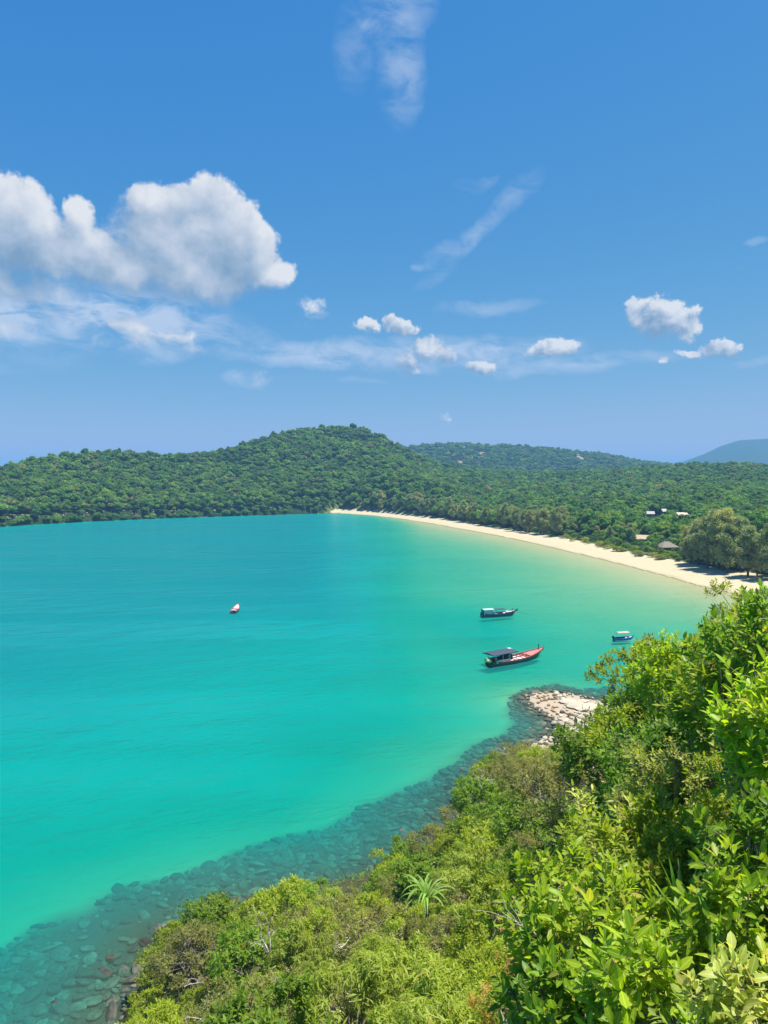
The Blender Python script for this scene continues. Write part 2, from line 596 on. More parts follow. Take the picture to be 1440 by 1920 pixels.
def land(x, y):
    """Height of the ground or sea bed, and masks."""
    x, y = np.asarray(x, float), np.asarray(y, float)
    yy = np.maximum(y, 1.0)
    s = np.clip(x / yy, -3, 3)
    r = np.hypot(x, y)
    Ys, Yt, Yr, Zr = (np.interp(s, a, b) for a, b in ((shS, shY), (tlS, tlY), (crS, crY), (crS, crZ)))
    front = y > 1
    # far land
    q = (y - Ys)
    beach = np.interp(q / np.maximum(Yt - Ys, 1), [0, 1, 2.5], [0, 1.8, 2.6])
    t = (y - Yt) / (Yr - Yt)
    hill_w = 1 - sst(s, 0.02, 0.14)
    g = np.clip(t, 0, 1)
    prof = hill_w * (g ** 0.85) + (1 - hill_w) * (0.35 * g + 0.65 * g * g)
    back = np.clip(1 - (t - 1) * 0.9, 0.25, 1)
    und = (fbm(x, y, 130, 4, 3) - 0.5) * (26 * hill_w + 12) * np.clip(4 * g * (1 - g) + 0.1, 0, 1)
    h_far = beach + (Zr - beach) * prof * np.where(t > 1, back, 1) + np.where(t > 0, und, 0) * np.clip(t * 6, 0, 1)
    h_far = np.where(q > 0, np.maximum(h_far, np.minimum(q * 0.06, 1.5)), -1.0)
    z2 = np.interp(s, r2W[:, 0] / r2W[:, 1], r2W[:, 2] - 9, left=0, right=0)
    h2 = z2 * np.exp(-((y - 2050) / 430) ** 2) + (fbm(x, y, 240, 3, 9) - 0.5) * 26 * np.exp(-((y - 1850) / 300) ** 2) * (z2 > 5)
    z3 = np.interp(s, r3W[:, 0] / r3W[:, 1], r3W[:, 2], left=0, right=0)
    h3 = z3 * np.exp(-((y - 5200) / 1000) ** 2) * (1 + 0.12 * (fbm(x, y, 700, 4, 5) - 0.5) * np.clip(np.abs(y - 5200) / 400, 0, 1))
    is_far = front & (q > 0) & (s > -1.6)
    h_far = np.where(is_far, np.maximum(h_far, np.maximum(h2, h3)), -99)
    # sea bed
    d_far = seg_dist(x, y, shW)
    right = sst(s, -0.14, 0.06)
    dep_far = right * (0.08 + 7.2 * (1 - np.exp(-d_far / 215.0)) ** 1.4) * np.clip(d_far / 3, 0, 1) + (1 - right) * 8.5 * (1 - np.exp(-d_far / 12.0))
    ins = inside(x, y, NEAR)
    dn = seg_dist(x, y, NEAR, True)
    dep_near = 0.6 * (1 - np.exp(-dn / 2.5)) + 0.12 * np.minimum(dn, 22) + np.clip(dn - 22, 0, None) * 0.055
    dep = smin(dep_far, dep_near, 0.8)
    for (u, v, rx, ry, am) in ((860, 1175, 14, 20, 1.2), (930, 1200, 9, 8, 0.5), (560, 1050, 60, 60, 0.8)):  # near the boats, a cloud-shadow patch is built in as deeper, darker water
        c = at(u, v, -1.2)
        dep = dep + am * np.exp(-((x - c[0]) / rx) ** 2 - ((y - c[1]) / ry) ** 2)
    dep = np.maximum(dep + (fbm(x, y, 26, 3, 21) - 0.5) * 0.9 * np.clip(dep / 3, 0, 1), 0.02)
    stone = np.where(inside(x, y, STONEP), 1, -1) * seg_dist(x, y, STONEP, True)
    stone_m = sst(stone + (fbm(x, y, 7, 3, 31) - 0.5) * 5, -1.2, 2.0)
    # near headland
    can = canopy(x, y)
    cut = np.interp(r, [0, 3, 12, 40], [1.2, 1.5, 1.9, 2.8])
    rock = np.where(inside(x, y, ROCKP), 1.0, 0.0) * 1.0
    rd = seg_dist(x, y, ROCKP, True)
    rock_m = np.where(rock > 0, 1.0, 1 - sst(rd, 0, 7))
    slope = 0.95 * (1 - rock_m) + 0.10 * rock_m
    h_near = smin(can - cut, 0.15 + dn * slope, 1.0) + (fbm(x, y, 5, 3, 41) - 0.5) * 0.5
    h_near = np.where(r < 1.6, np.minimum(h_near, 33.4), h_near)
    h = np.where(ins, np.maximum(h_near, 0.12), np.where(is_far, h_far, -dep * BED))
    zone = np.where(ins, 2, np.where(is_far, np.where(y < Yt + 6, np.where(s > -0.078, 1, 4), 3), 0))
    sand = np.where(is_far & (s > -0.078), (1 - sst(y - Yt, 0, 5 + 30 * np.clip(s, 0, 1))) * sst(s, -0.078, -0.066), 0) * (1 - sst(h, 2.2, 3.2))
    return h, zone, stone_m, sand, rock_m * ins


def ground_z(x, y):
    return land(np.atleast_1d(x), np.atleast_1d(y))[0]


# tessellate: rings round the viewpoint, fine where things are near
fine = np.arange(-33, 33.001, 0.17)
azs = np.radians(np.concatenate((np.arange(-180, -33.5, 3.0), fine, np.arange(36, 180, 3.0))))
rad = [1.0]
while rad[-1] < 12500:
    rad.append(rad[-1] * (1.018 if rad[-1] < 130 else 1.0075 if rad[-1] < 900 else 1.02 if rad[-1] < 2500 else 1.05) + (0.02 if rad[-1] < 130 else 0))
rad = np.array(rad)
AZ, RD = np.meshgrid(azs, rad, indexing='ij')
GX, GY = RD * np.sin(AZ), RD * np.cos(AZ)
na, nr = AZ.shape
GH, GZONE, GST, GSAND, GROCK = (a.reshape(na, nr) for a in land(GX.ravel(), GY.ravel()))
ia, ir = np.meshgrid(np.arange(na), np.arange(nr - 1), indexing='ij')
ja = (ia + 1) % na
QUADS = np.stack((ia * nr + ir, ja * nr + ir, ja * nr + ir + 1, ia * nr + ir + 1), -1).reshape(-1, 4)
_q = QUADS[len(QUADS) // 2]
_a, _b, _c = (np.array((GX.ravel()[i], GY.ravel()[i])) for i in _q[:3])
if np.cross(_b - _a, _c - _b) < 0:
    QUADS = QUADS[:, ::-1]          # faces look up


def submesh(name, mat, quads, Z, attrs, smooth=True):
    used, inv = np.unique(quads.ravel(), return_inverse=True)
    V = np.stack((GX.ravel()[used], GY.ravel()[used], Z.ravel()[used]), 1)
    me = mesh_np(name, V, inv.reshape(-1, 4), mat, smooth, {k: a.ravel()[used] for k, a in attrs.items()})
    o = ob(name, me)
    o['kind'] = 'structure'
    return o


# ------------------------------------------------------------------ materials
def mat(name):
    m = bpy.data.materials.new(name)
    m.use_nodes = True
    E.nt = m.node_tree
    E.nt.nodes.clear()
    return m


def out(sh, disp=None):
    o = nd('ShaderNodeOutputMaterial')
    lk(sh, o.inputs['Surface'])


def princ(color, rough=0.6, spec=0.4, normal=None, metal=0.0):
    p = nd('ShaderNodeBsdfPrincipled')
    for k, x in (('Base Color', color), ('Roughness', rough), ('Specular IOR Level', spec), ('Metallic', metal)):
        if isinstance(x, E):
            lk(x, p.inputs[k])
        else:
            p.inputs[k].default_value = (*x, 1) if k == 'Base Color' else x
    if normal is not None:
        lk(normal, p.inputs['Normal'])
    return p


def bump(h, strength, dist):
    b = nd('ShaderNodeBump')
    b.inputs['Strength'].default_value = strength
    b.inputs['Distance'].default_value = dist
    lk(h, b.inputs['Height'])
    return E(b.outputs[0])


def pos():
    return E(nd('ShaderNodeNewGeometry').outputs['Position'])


def objco():
    return E(nd('ShaderNodeTexCoord').outputs['Object'])


def simple(name, col, rough=0.6, var=0.25, scale=3.0, spec=0.35, bmp=0.0):
    m = mat(name)
    n = noise(objco(), scale, 5, 0.6)
    c = mixc(sstep(n, 0.3, 0.7), [k * (1 - var) for k in col], [min(1, k * (1 + var)) for k in col])
    p = princ(c, rough, spec, bump(n, bmp, 0.05) if bmp else None)
    out(p.outputs[0])
    return m


# sea bed, beach, soils
m_bed = mat('seabed_sand')
P = pos()
n1, n2 = noise(P, 0.18, 4), noise(P, 1.4, 4)
sandc = mixc(n1, (0.335, 0.285, 0.145), (0.395, 0.34, 0.18))
stc = mixc(n2, (0.02, 0.028, 0.024), (0.055, 0.062, 0.045))
out(princ(mixc(attr('stone'), sandc, stc), 0.9, 0.1).outputs[0])
m_beach = mat('beach_sand')
P = pos()
n1, n2, n3 = noise(P, 0.05, 4), noise(P, 0.6, 5), noise(P, 0.25, 5, 0.65)
bc = mixc(n2, (0.39, 0.33, 0.205), (0.47, 0.405, 0.265))
bc = mixc(sstep(n3, 0.60, 0.72) * 0.55, bc, (0.22, 0.17, 0.11))
hz = nd('ShaderNodeSeparateXYZ')
lk(P, hz.inputs[0])
wet = 1.0 - sstep(E(hz.outputs[2]) + (n1 - 0.5) * 0.5, 0.05, 0.35)
bc = mixc(wet * 0.6, bc, (0.30, 0.25, 0.15))
gr = mixc(n2, (0.045, 0.08, 0.018), (0.10, 0.135, 0.035))
bc = mixc(1.0 - sstep(attr('sand') + (n3 - 0.5) * 0.5, 0.25, 0.6), bc, gr)
out(princ(bc, 0.9, 0.15, bump(n2, 0.4, 0.15)).outputs[0])
m_forest_floor = mat('forest_floor')
P = pos()
n1, n2 = noise(P, 0.012, 4), noise(P, 0.09, 6, 0.62)
fc = mixc(n2, (0.012, 0.032, 0.010), (0.034, 0.066, 0.018))
fc = mixc(sstep(n1, 0.45, 0.6) * 0.4, fc, (0.045, 0.075, 0.02))
scar_pos = [(1067, 860, 2010, 10, 9), (1058, 864, 1990, 20, 4), (853, 867, 1840, 22, 4), (905, 853, 1900, 16, 8), (885, 857, 1900, 18, 4)]
sx = nd('ShaderNodeSeparateXYZ')
lk(P, sx.inputs[0])
scar = None
for (u, v, yy_, rx, rz_) in scar_pos:
    c = aty(u, v, yy_)
    a = (E(sx.outputs[0]) - c[0]) / rx
    b = (E(sx.outputs[2]) - (c[2])) / rz_
    d = 1.0 - (a * a + b * b)
    scar = d if scar is None else emax(scar, d)
far_only = sstep(E(sx.outputs[1]), 1500, 1550)
scm = sstep(scar + (noise(P, 0.035, 4) - 0.5) * 1.6, 0.1, 0.5) * far_only
fc = mixc(scm, fc, (0.30, 0.225, 0.15))
out(princ(fc, 0.95, 0.05, bump(n2, 1.0, 8.0)).outputs[0])
m_soil = mat('slope_soil')
P = pos()
n1, n2 = noise(P, 0.8, 5), noise(P, 6, 6, 0.65)
sc_ = mixc(n1, (0.045, 0.038, 0.02), (0.09, 0.075, 0.04))
sc_ = mixc(sstep(n2, 0.45, 0.62), sc_, (0.06, 0.09, 0.02))
rk = mixc(n2, (0.28, 0.22, 0.15), (0.44, 0.37, 0.28))
out(princ(mixc(sstep(attr('rock'), 0.3, 0.8), sc_, rk), 0.95, 0.1, bump(n2, 0.8, 0.12)).outputs[0])

zq = GZONE.ravel()[QUADS]
zmax = zq.max(1)
hq = GH.ravel()[QUADS].max(1)
sandq = (GSAND.ravel()[QUADS].max(1) > 0.02)
q_near = (zq == 2).any(1)
q_beach = ~q_near & ((zq == 1).any(1) | (sandq & (zmax > 0)))
q_far = ~q_near & ~q_beach & (zmax >= 3)
q_bed = ~q_near & ~q_beach & ~q_far
bed = submesh('seabed', m_bed, QUADS[q_bed], GH, {'stone': GST})
beach_o = submesh('beach', m_beach, QUADS[q_beach], GH, {'sand': GSAND})
hill_o = submesh('wooded_hills', m_forest_floor, QUADS[q_far], GH, {'sand': GSAND})
slope_o = submesh('headland_slope', m_soil, QUADS[q_near], GH, {'rock': GROCK})

# ------------------------------------------------------------------ water
m_water = mat('sea_water')
P = pos()
dep = attr('depth')
geo = nd('ShaderNodeNewGeometry')
cd = nd('ShaderNodeCameraData')
patch = noise(P, 0.018, 4, 0.55)
body = ramp(dep / 10.0, [(0.0, (0.36, 0.33, 0.13)), (0.05, (0.27, 0.36, 0.20)), (0.11, (0.12, 0.365, 0.295)), (0.19, (0.03, 0.35, 0.305)), (0.28, (0.0, 0.335, 0.30)), (0.45, (0.0, 0.315, 0.30)), (0.65, (0.0, 0.255, 0.265)), (0.9, (0.0, 0.185, 0.21))])
body = mixc(sstep(patch, 0.38, 0.66) * 0.36, body, (0.0, 0.205, 0.225))
fac = 1.0 - E.m('POWER', 2.718, dep * -0.17)
fac = eclamp(fac * 0.98 + 0.01)
dif = nd('ShaderNodeBsdfDiffuse')
lk(body, dif.inputs['Color'])
tr = nd('ShaderNodeBsdfTransparent')
tint = comb(E.m('POWER', 2.718, dep * -1.1), E.m('POWER', 2.718, dep * -0.075), E.m('POWER', 2.718, dep * -0.10))
lk(tint, tr.inputs['Color'])
mx = nd('ShaderNodeMixShader')
lk(fac, mx.inputs[0])
lk(tr.outputs[0], mx.inputs[1])
lk(dif.outputs[0], mx.inputs[2])
sp = nd('ShaderNodeSeparateXYZ')
lk(P, sp.inputs[0])
px_, py_ = E(sp.outputs[0]), E(sp.outputs[1])
PW = comb(px_ * 0.45 + py_ * 0.25, py_ * 0.9 - px_ * 0.35, 0.0)
w1 = noise(PW, 0.9, 5, 0.6)
w2 = noise(PW, 0.16, 3, 0.5)
w3 = noise(comb(px_ * 0.10, py_, 0.0), 0.05, 3, 0.5)
calm = sstep(w3, 0.35, 0.65)
hgt_w = w1 * (0.35 + calm * 0.9) + w2 * 2.2
nrm = bump(hgt_w, 0.9, 0.45)
gl = nd('ShaderNodeBsdfGlossy')
gl.inputs['Roughness'].default_value = 0.12
lk(nrm, gl.inputs['Normal'])
lk(nrm, dif.inputs['Normal'])
fr = nd('ShaderNodeFresnel')
fr.inputs['IOR'].default_value = 1.333
lk(nrm, fr.inputs['Normal'])
mx2 = nd('ShaderNodeMixShader')
lk(eclamp(E(fr.outputs[0]) * 0.45), mx2.inputs[0])
lk(mx.outputs[0], mx2.inputs[1])
lk(gl.outputs[0], mx2.inputs[2])
out(mx2.outputs[0])
hmin = GH.ravel()[QUADS].min(1)
q_w = hmin < 0.35
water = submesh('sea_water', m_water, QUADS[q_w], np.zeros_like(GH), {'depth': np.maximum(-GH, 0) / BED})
water.name = 'water'


# ------------------------------------------------------------------ foliage materials and meshes
def leaf_mat(name, a, b, dry=(0.30, 0.20, 0.05), dry_p=0.04, trans=0.45, rough=0.5, spec=0.22, single=False, objvar=0.35, rib=0.25):
    m = mat(name)
    g = nd('ShaderNodeNewGeometry')
    oi = nd('ShaderNodeObjectInfo')
    rnd = E(oi.outputs['Random']) if single else E(g.outputs['Random Per Island'])
    orr = E(oi.outputs['Random'])
    c = mixc(rnd, a, b)
    r2 = E.m('FRACT', rnd * 17.31)
    c = mixc(sstep(r2, 1 - dry_p - 0.01, 1 - dry_p + 0.01) * 0.85, c, dry)
    if rib:
        c = mixc(sstep(attr('rib'), 0.82, 1.0) * rib, c, [min(1, k * 1.9 + 0.05) for k in b])
    br = 1.0 - objvar / 2 + orr * objvar
    if single:
        br = 0.75 + E.m('FRACT', rnd * 5.77) * 0.5
    c = mixc(1.0, c, comb(br, br, br), 'MULTIPLY')
    p = princ(c, rough, spec)
    t = nd('ShaderNodeBsdfTranslucent')
    tcx = mixc(1.0, c, (1.5, 1.55, 0.55), 'MULTIPLY')
    lk(tcx, t.inputs['Color'])
    mxs = nd('ShaderNodeMixShader')
    mxs.inputs[0].default_value = trans
    lk(p.outputs[0], mxs.inputs[1])
    lk(t.outputs[0], mxs.inputs[2])
    out(mxs.outputs[0])
    return m


def nrmz(a):
    return a / (np.linalg.norm(a, axis=-1, keepdims=True) + 1e-9)


def leaf_verts(Pb, D, N, L, Wd, det=4, curv=0.12, fold=0.12):
    """Many leaves as one vertex array: base, curved midrib, folded halves, pointed tip."""
    n = len(Pb)
    S = np.cross(D, N)
    L, Wd = np.broadcast_to(L, n)[:, None], np.broadcast_to(Wd, n)[:, None]

    def c(t):
        return Pb + D * L * t - N * (curv * L * t * t)
    if det == 4:
        V = np.stack((c(0), c(.45) + S * Wd * .5 + N * Wd * fold, c(.48), c(.45) - S * Wd * .5 + N * Wd * fold, c(1)), 1)
        Fc = np.array([(0, 2, 1), (0, 3, 2), (1, 2, 4), (2, 3, 4)])
        rib = np.tile([1, 0, 1, 0, 1], n)
    else:
        V = [c(0)]
        for t, w in ((.22, .34), (.50, .5), (.80, .34)):
            V += [c(t) + S * Wd * w + N * Wd * fold * w * 2, c(t), c(t) - S * Wd * w + N * Wd * fold * w * 2]
        V = np.stack(V + [c(1)], 1)
        Fc = [(0, 2, 1), (0, 3, 2)]
        for k in (1, 4):
            Fc += [(k, k + 1, k + 4), (k, k + 4, k + 3), (k + 1, k + 2, k + 5), (k + 1, k + 5, k + 4)]
        Fc += [(7, 8, 10), (8, 9, 10)]
        Fc = np.array(Fc)
        rib = np.tile([1, 0, 1, 0, 0, 1, 0, 0, 1, 0, 1], n)
    k = V.shape[1]
    faces = (Fc[None] + (np.arange(n) * k)[:, None, None]).reshape(-1, 3)
    return V.reshape(-1, 3), faces, rib


def rand_unit(g, n):
    return nrmz(g.normal(size=(n, 3)))


def rosettes(g, tips, axes, m, L, Wd, tilt=(35, 80), spacing=0.25, droop=0.0, jit=0.25):
    """m leaves spiralling round each twig tip -> base, direction, normal, length, width."""
    n = len(tips)
    k = np.tile(np.arange(m), n)
    T = np.repeat(tips, m, 0)
    A = np.repeat(axes, m, 0)
    ref = np.where(np.abs(A[:, 2:3]) < 0.9, np.array((0, 0, 1.0)), np.array((1.0, 0, 0)))
    U = nrmz(np.cross(A, ref))
    Vv = np.cross(A, U)
    ph = k * 2.39996 + np.repeat(g.uniform(0, 6.28, n), m)
    th = np.radians(tilt[0] + (tilt[1] - tilt[0]) * (k / max(1, m - 1)) ** 0.8)
    D = A * np.cos(th)[:, None] + (U * np.cos(ph)[:, None] + Vv * np.sin(ph)[:, None]) * np.sin(th)[:, None]
    D = nrmz(D + g.normal(size=D.shape) * jit + np.array((0, 0, -droop)))
    N = A - (A * D).sum(1, keepdims=True) * D + g.normal(size=D.shape) * 0.15
    N = nrmz(N - (N * D).sum(1, keepdims=True) * D)
    Ln = L * g.uniform(0.55, 1.2, n * m) * np.repeat(g.uniform(.75, 1.2, n), m)
    Pb = T - A * (k * spacing * L / m)[:, None] * 2
    return Pb, D, N, Ln, Wd * Ln / L * g.uniform(.85, 1.15, n * m)


def crown_lobes(g, nl, rx, ry, rz, zc, lr, low=-0.25):
    """Centres of the leaf masses over a dome."""
    i = np.arange(nl)
    cz = 1 - (1 - low) * (i + 0.5) / nl
    ph = i * 2.39996 + g.uniform(0, 6)
    s = np.sqrt(np.clip(1 - cz * cz, 0, 1))
    d = np.stack((s * np.cos(ph), s * np.sin(ph), cz), 1) + g.normal(size=(nl, 3)) * 0.16
    C = d * np.array((rx, ry, rz)) * g.uniform(0.62, 0.95, (nl, 1)) + np.array((0, 0, zc))
    return C, lr * g.uniform(0.7, 1.3, nl)


def shrub_meshes(name, seed, mleaf, mwood, rx=1.5, rz=1.2, H=2.4, nl=34, lr=0.42, tips=24, m=7, L=0.13, Wd=0.05, tilt=(35, 80), droop=0.0, up=0.45, jit=0.25, det=4, bare=0, curv=.15, low=-0.25, twigs=0):
    g = np.random.default_rng(seed)
    zc = H - rz
    C, lrs = crown_lobes(g, nl, rx, rx * g.uniform(.85, 1.1), rz, zc, lr, low)
    ctr = np.array((0, 0, zc - 0.3 * rz))
    tp, ax = [], []
    for c, r_ in zip(C, lrs):
        n = int(tips * (r_ / lr) ** 1.6)
        o = nrmz(c - ctr)
        d = nrmz(rand_unit(g, n) + o * 0.75 + np.array((0, 0, 0.35)))
        tp.append(c + d * r_ * g.uniform(0.55, 1.12, (n, 1)) * np.array((1, 1, .85)))
        ax.append(nrmz(d * 0.8 + o * 0.3 + np.array((0, 0, up)) + g.normal(size=(n, 3)) * 0.25))
    tp, ax = np.concatenate(tp), np.concatenate(ax)
    Pb, D, N, Ln, Wn = rosettes(g, tp, ax, m, L, Wd, tilt, .5, droop, jit)
    V, Fc, rib = leaf_verts(Pb, D, N, Ln, Wn, det, curv)
    leaf = mesh_np('foliage', V, Fc, mleaf, False, {'rib': rib})
    # limbs to each leaf mass
    b = MB()
    b.tube([(0, 0, -0.5), (g.normal() * .06, g.normal() * .06, zc * 0.3), (g.normal() * .12, g.normal() * .12, zc * 0.75)], [0.07 * H / 2.4, .055 * H / 2.4, .035 * H / 2.4], 5)
    for c in C[::2]:
        st = np.array((g.normal() * .08, g.normal() * .08, zc * g.uniform(0.2, 0.7)))
        mid = (st + c) / 2 + g.normal(size=3) * 0.12 + np.array((0, 0, -0.1))
        b.tube([st, mid, c], [.028 * H / 2.4, .02 * H / 2.4, .009], 4, False)
    for k in range(twigs):
        j = g.integers(len(tp))
        c = C[g.integers(nl)]
        b.tube([c, (c + tp[j]) / 2, tp[j]], [.01, .008, .004], 3, False)
    me = bpy.data.meshes.new('trunk')
    me.from_pydata(b.v, [], b.f)
    me.materials.append(mwood)
    extra = None
    if bare:
        b2 = MB()
        for k in range(bare):
            bare_branch(b2, g, C[g.integers(nl)] * np.array((.8, .8, .9)), nrmz(g.normal(size=3) * .8 + np.array((0, 0, .9))), g.uniform(.7, 1.3) * rx * .6, .022, 3)
        extra = bpy.data.meshes.new('bare_branch')
        extra.from_pydata(b2.v, [], b2.f)
        extra.materials.append(m_dead)
    return leaf, me, extra


def bare_branch(b, g, p, d, L, r0, depth):
    """A crooked leafless branch that forks."""
    pts, rs = [np.array(p, float)], [r0]
    dd_ = np.array(d, float)
    n = 5
    for i in range(n):
        dd_ = nrmz(dd_ + g.normal(size=3) * 0.32)
        pts.append(pts[-1] + dd_ * L / n)
        rs.append(r0 * (1 - 0.7 * (i + 1) / n))
    b.tube(pts, rs, 4, False)
    if depth > 1:
        for k in range(2 + (depth > 2)):
            i = g.integers(2, n + 1)
            nd_ = nrmz(dd_ + g.normal(size=3) * 0.75)
            bare_branch(b, g, pts[i], nd_, L * g.uniform(.45, .7), rs[i] * .8, depth - 1)


m_bark = simple('grey_bark', (0.20, 0.16, 0.115), 0.85, 0.35, 6)
m_dead = simple('bleached_wood', (0.48, 0.42, 0.35), 0.8, 0.3, 8)
m_trunk = simple('dark_bark', (0.10, 0.075, 0.055), 0.9, 0.3, 1.5)

m_lf_green = leaf_mat('leaf_mid_green', (0.100, 0.184, 0.016), (0.227, 0.334, 0.028), dry_p=.02)
m_lf_yell = leaf_mat('leaf_yellow_green', (0.192, 0.262, 0.016), (0.354, 0.406, 0.036), dry_p=.04)
m_lf_dark = leaf_mat('leaf_dark_green', (0.066, 0.141, 0.018), (0.150, 0.254, 0.029), dry_p=.01)
m_lf_olive = leaf_mat('leaf_olive', (0.178, 0.208, 0.050), (0.335, 0.327, 0.089), dry=(.22, .15, .07), dry_p=.12)
m_lf_dry = leaf_mat('leaf_dry_orange', (0.419, 0.337, 0.059), (0.629, 0.395, 0.099), dry=(.30, .13, .04), dry_p=.25)
m_lf_droop = leaf_mat('leaf_drooping_light', (0.192, 0.266, 0.022), (0.346, 0.395, 0.065), dry_p=.02)
BIGM = {}
for nm_, a_, b_, dr_ in (('bright', (.175, .295, .016), (.40, .50, .034), (.42, .36, .05)), ('green', (.085, .185, .016), (.225, .36, .030), (.33, .30, .05)), ('pale', (.25, .31, .045), (.50, .53, .13), (.50, .38, .13))):
    BIGM[nm_] = (leaf_mat('leaf_large_' + nm_, a_, b_, dry=dr_, dry_p=.06, trans=.48, rough=.42, rib=.35), leaf_mat('leaf_single_' + nm_, a_, b_, dry=dr_, dry_p=.08, trans=.48, rough=.42, single=True, rib=.35))
m_blade = leaf_mat('leaf_strap', (0.126, 0.258, 0.040), (0.252, 0.415, 0.059), trans=.3, rib=.3, single=True, dry=(.30, .24, .12), dry_p=.06)

# kinds of shrub on the near slope: meshes shared by the copies
KIND = {}
def kind(k, word, **a):
    KIND[k] = (word, [shrub_meshes(k, s, **{kk: vv for kk, vv in a.items() if kk != 'seeds'}) for s in a['seeds']])
kind('green', 'mid-green leafy', seeds=(11, 12, 13), mleaf=m_lf_green, mwood=m_bark, nl=34, lr=.46, tips=26, m=7, L=.18, Wd=.078)
kind('yellow', 'yellow-green glossy', seeds=(21, 22, 23), mleaf=m_lf_yell, mwood=m_bark, nl=32, lr=.45, tips=24, m=8, L=.165, Wd=.066, tilt=(25, 75), up=.8)
kind('dark', 'dark green dense', seeds=(31, 32), mleaf=m_lf_dark, mwood=m_bark, nl=34, lr=.46, tips=26, m=7, L=.18, Wd=.078)
kind('olive', 'olive twiggy', seeds=(41, 42, 43), mleaf=m_lf_olive, mwood=m_bark, nl=36, tips=28, m=7, L=.125, Wd=.046, bare=2, jit=.45, twigs=70)
kind('dry', 'orange-brown drying', seeds=(51,), mleaf=m_lf_dry, mwood=m_dead, nl=30, tips=22, m=6, L=.12, Wd=.045, droop=.5, bare=3)
kind('droop', 'pale green drooping-leaved', seeds=(61, 62), mleaf=m_lf_droop, mwood=m_bark, nl=40, tips=26, m=7, L=.20, Wd=.05, droop=.75, tilt=(45, 95), curv=.3)


def plant(kind_, idx, loc, scale, rz, label, group, cat='shrub', name=None, sz=None):
    word, ms = KIND[kind_]
    leaf, wood, extra = ms[idx % len(ms)]
    r = ob(name or f'{kind_}_shrub', None, None, loc, rz)
    r.empty_display_size = 0.3
    r.scale = (scale, scale, sz or scale)
    tag(r, label, cat, group)
    f = ob('foliage', leaf, r)
    f['kind'] = 'stuff'
    tr_ = ob('trunk', wood, r)
    if extra:
        e = ob('bare_branches', extra, tr_)
        e['kind'] = 'stuff'
    return r


# ------------------------------------------------------------------ near slope: shrubs
SIL = np.array([(200, 1990), (240, 1925), (262, 1880), (285, 1790), (320, 1730), (380, 1700), (440, 1700), (470, 1690), (550, 1662), (600, 1665), (650, 1690), (700, 1655), (735, 1600), (770, 1548), (810, 1545), (835, 1565), (850, 1500), (890, 1440), (950, 1404),
                (1000, 1406), (1060, 1404), (1090, 1392), (1112, 1370), (1124, 1335), (1134, 1312), (1152, 1275), (1166, 1235), (1186, 1200), (1240, 1185), (1300, 1196), (1320, 1205), (1345, 1160), (1380, 1125), (1440, 1110), (1800, 1050)])


def sil(u):
    return np.interp(u, SIL[:, 0], SIL[:, 1])


def where_words(u, v):
    pts = [((340, 1760), 'at the lower left water edge'), ((520, 1720), 'above the shallow stones, left part of the slope'), ((700, 1680), 'by the waterline left of the strap-leaved pandanus'), ((800, 1590), 'just above the pandanus'),
           ((900, 1640), 'right of the pandanus'), ((900, 1480), 'on the bank beside the submerged stones'), ((1010, 1440), 'just below the pale boulders'), ((1120, 1400), 'right below the rocky point'), ((1200, 1300), 'beneath the rosette-leaved bush near the blue boat'),
           ((1230, 1450), 'mid-slope left of the big-leaved shrubs'), ((1080, 1530), 'mid-slope among bleached branches'), ((1250, 1580), 'behind the long grass blades'), ((980, 1700), 'left of the nearest big-leaved shrub'),
           ((850, 1790), 'in the middle of the lower slope'), ((700, 1850), 'at the bottom edge, centre left'), ((450, 1860), 'in the bottom left corner of the slope'), ((920, 1880), 'at the bottom edge, beside the nearest big leaves'), ((1380, 1300), 'behind the big-leaved shrub at the right edge')]
    return min(pts, key=lambda p: (p[0][0] - u) ** 2 + (p[0][1] - v) ** 2)[1]


def pick_kind(u, v, g):
    """Which kind grows where, as in the photograph."""
    q = g.random()
    if u > 850 and u < 1130 and v < 1580:
        return 'olive' if q < .58 else ('green' if q < .78 else 'yellow')
    if u > 1130 and v < 1420:
        return 'yellow' if q < .38 else ('olive' if q < .72 else 'green')
    if 900 < u < 1060 and v > 1760:
        return 'dry' if q < .6 else 'yellow'
    if 540 < u < 900 and v > 1760:
        return 'droop' if q < .62 else ('yellow' if q < .8 else 'olive')
    if u < 560:
        return 'green' if q < .45 else ('yellow' if q < .85 else 'olive')
    if u > 1150:
        return 'green' if q < .45 else ('dark' if q < .6 else 'yellow')
    return 'yellow' if q < .4 else ('green' if q < .72 else ('olive' if q < .85 else 'droop'))


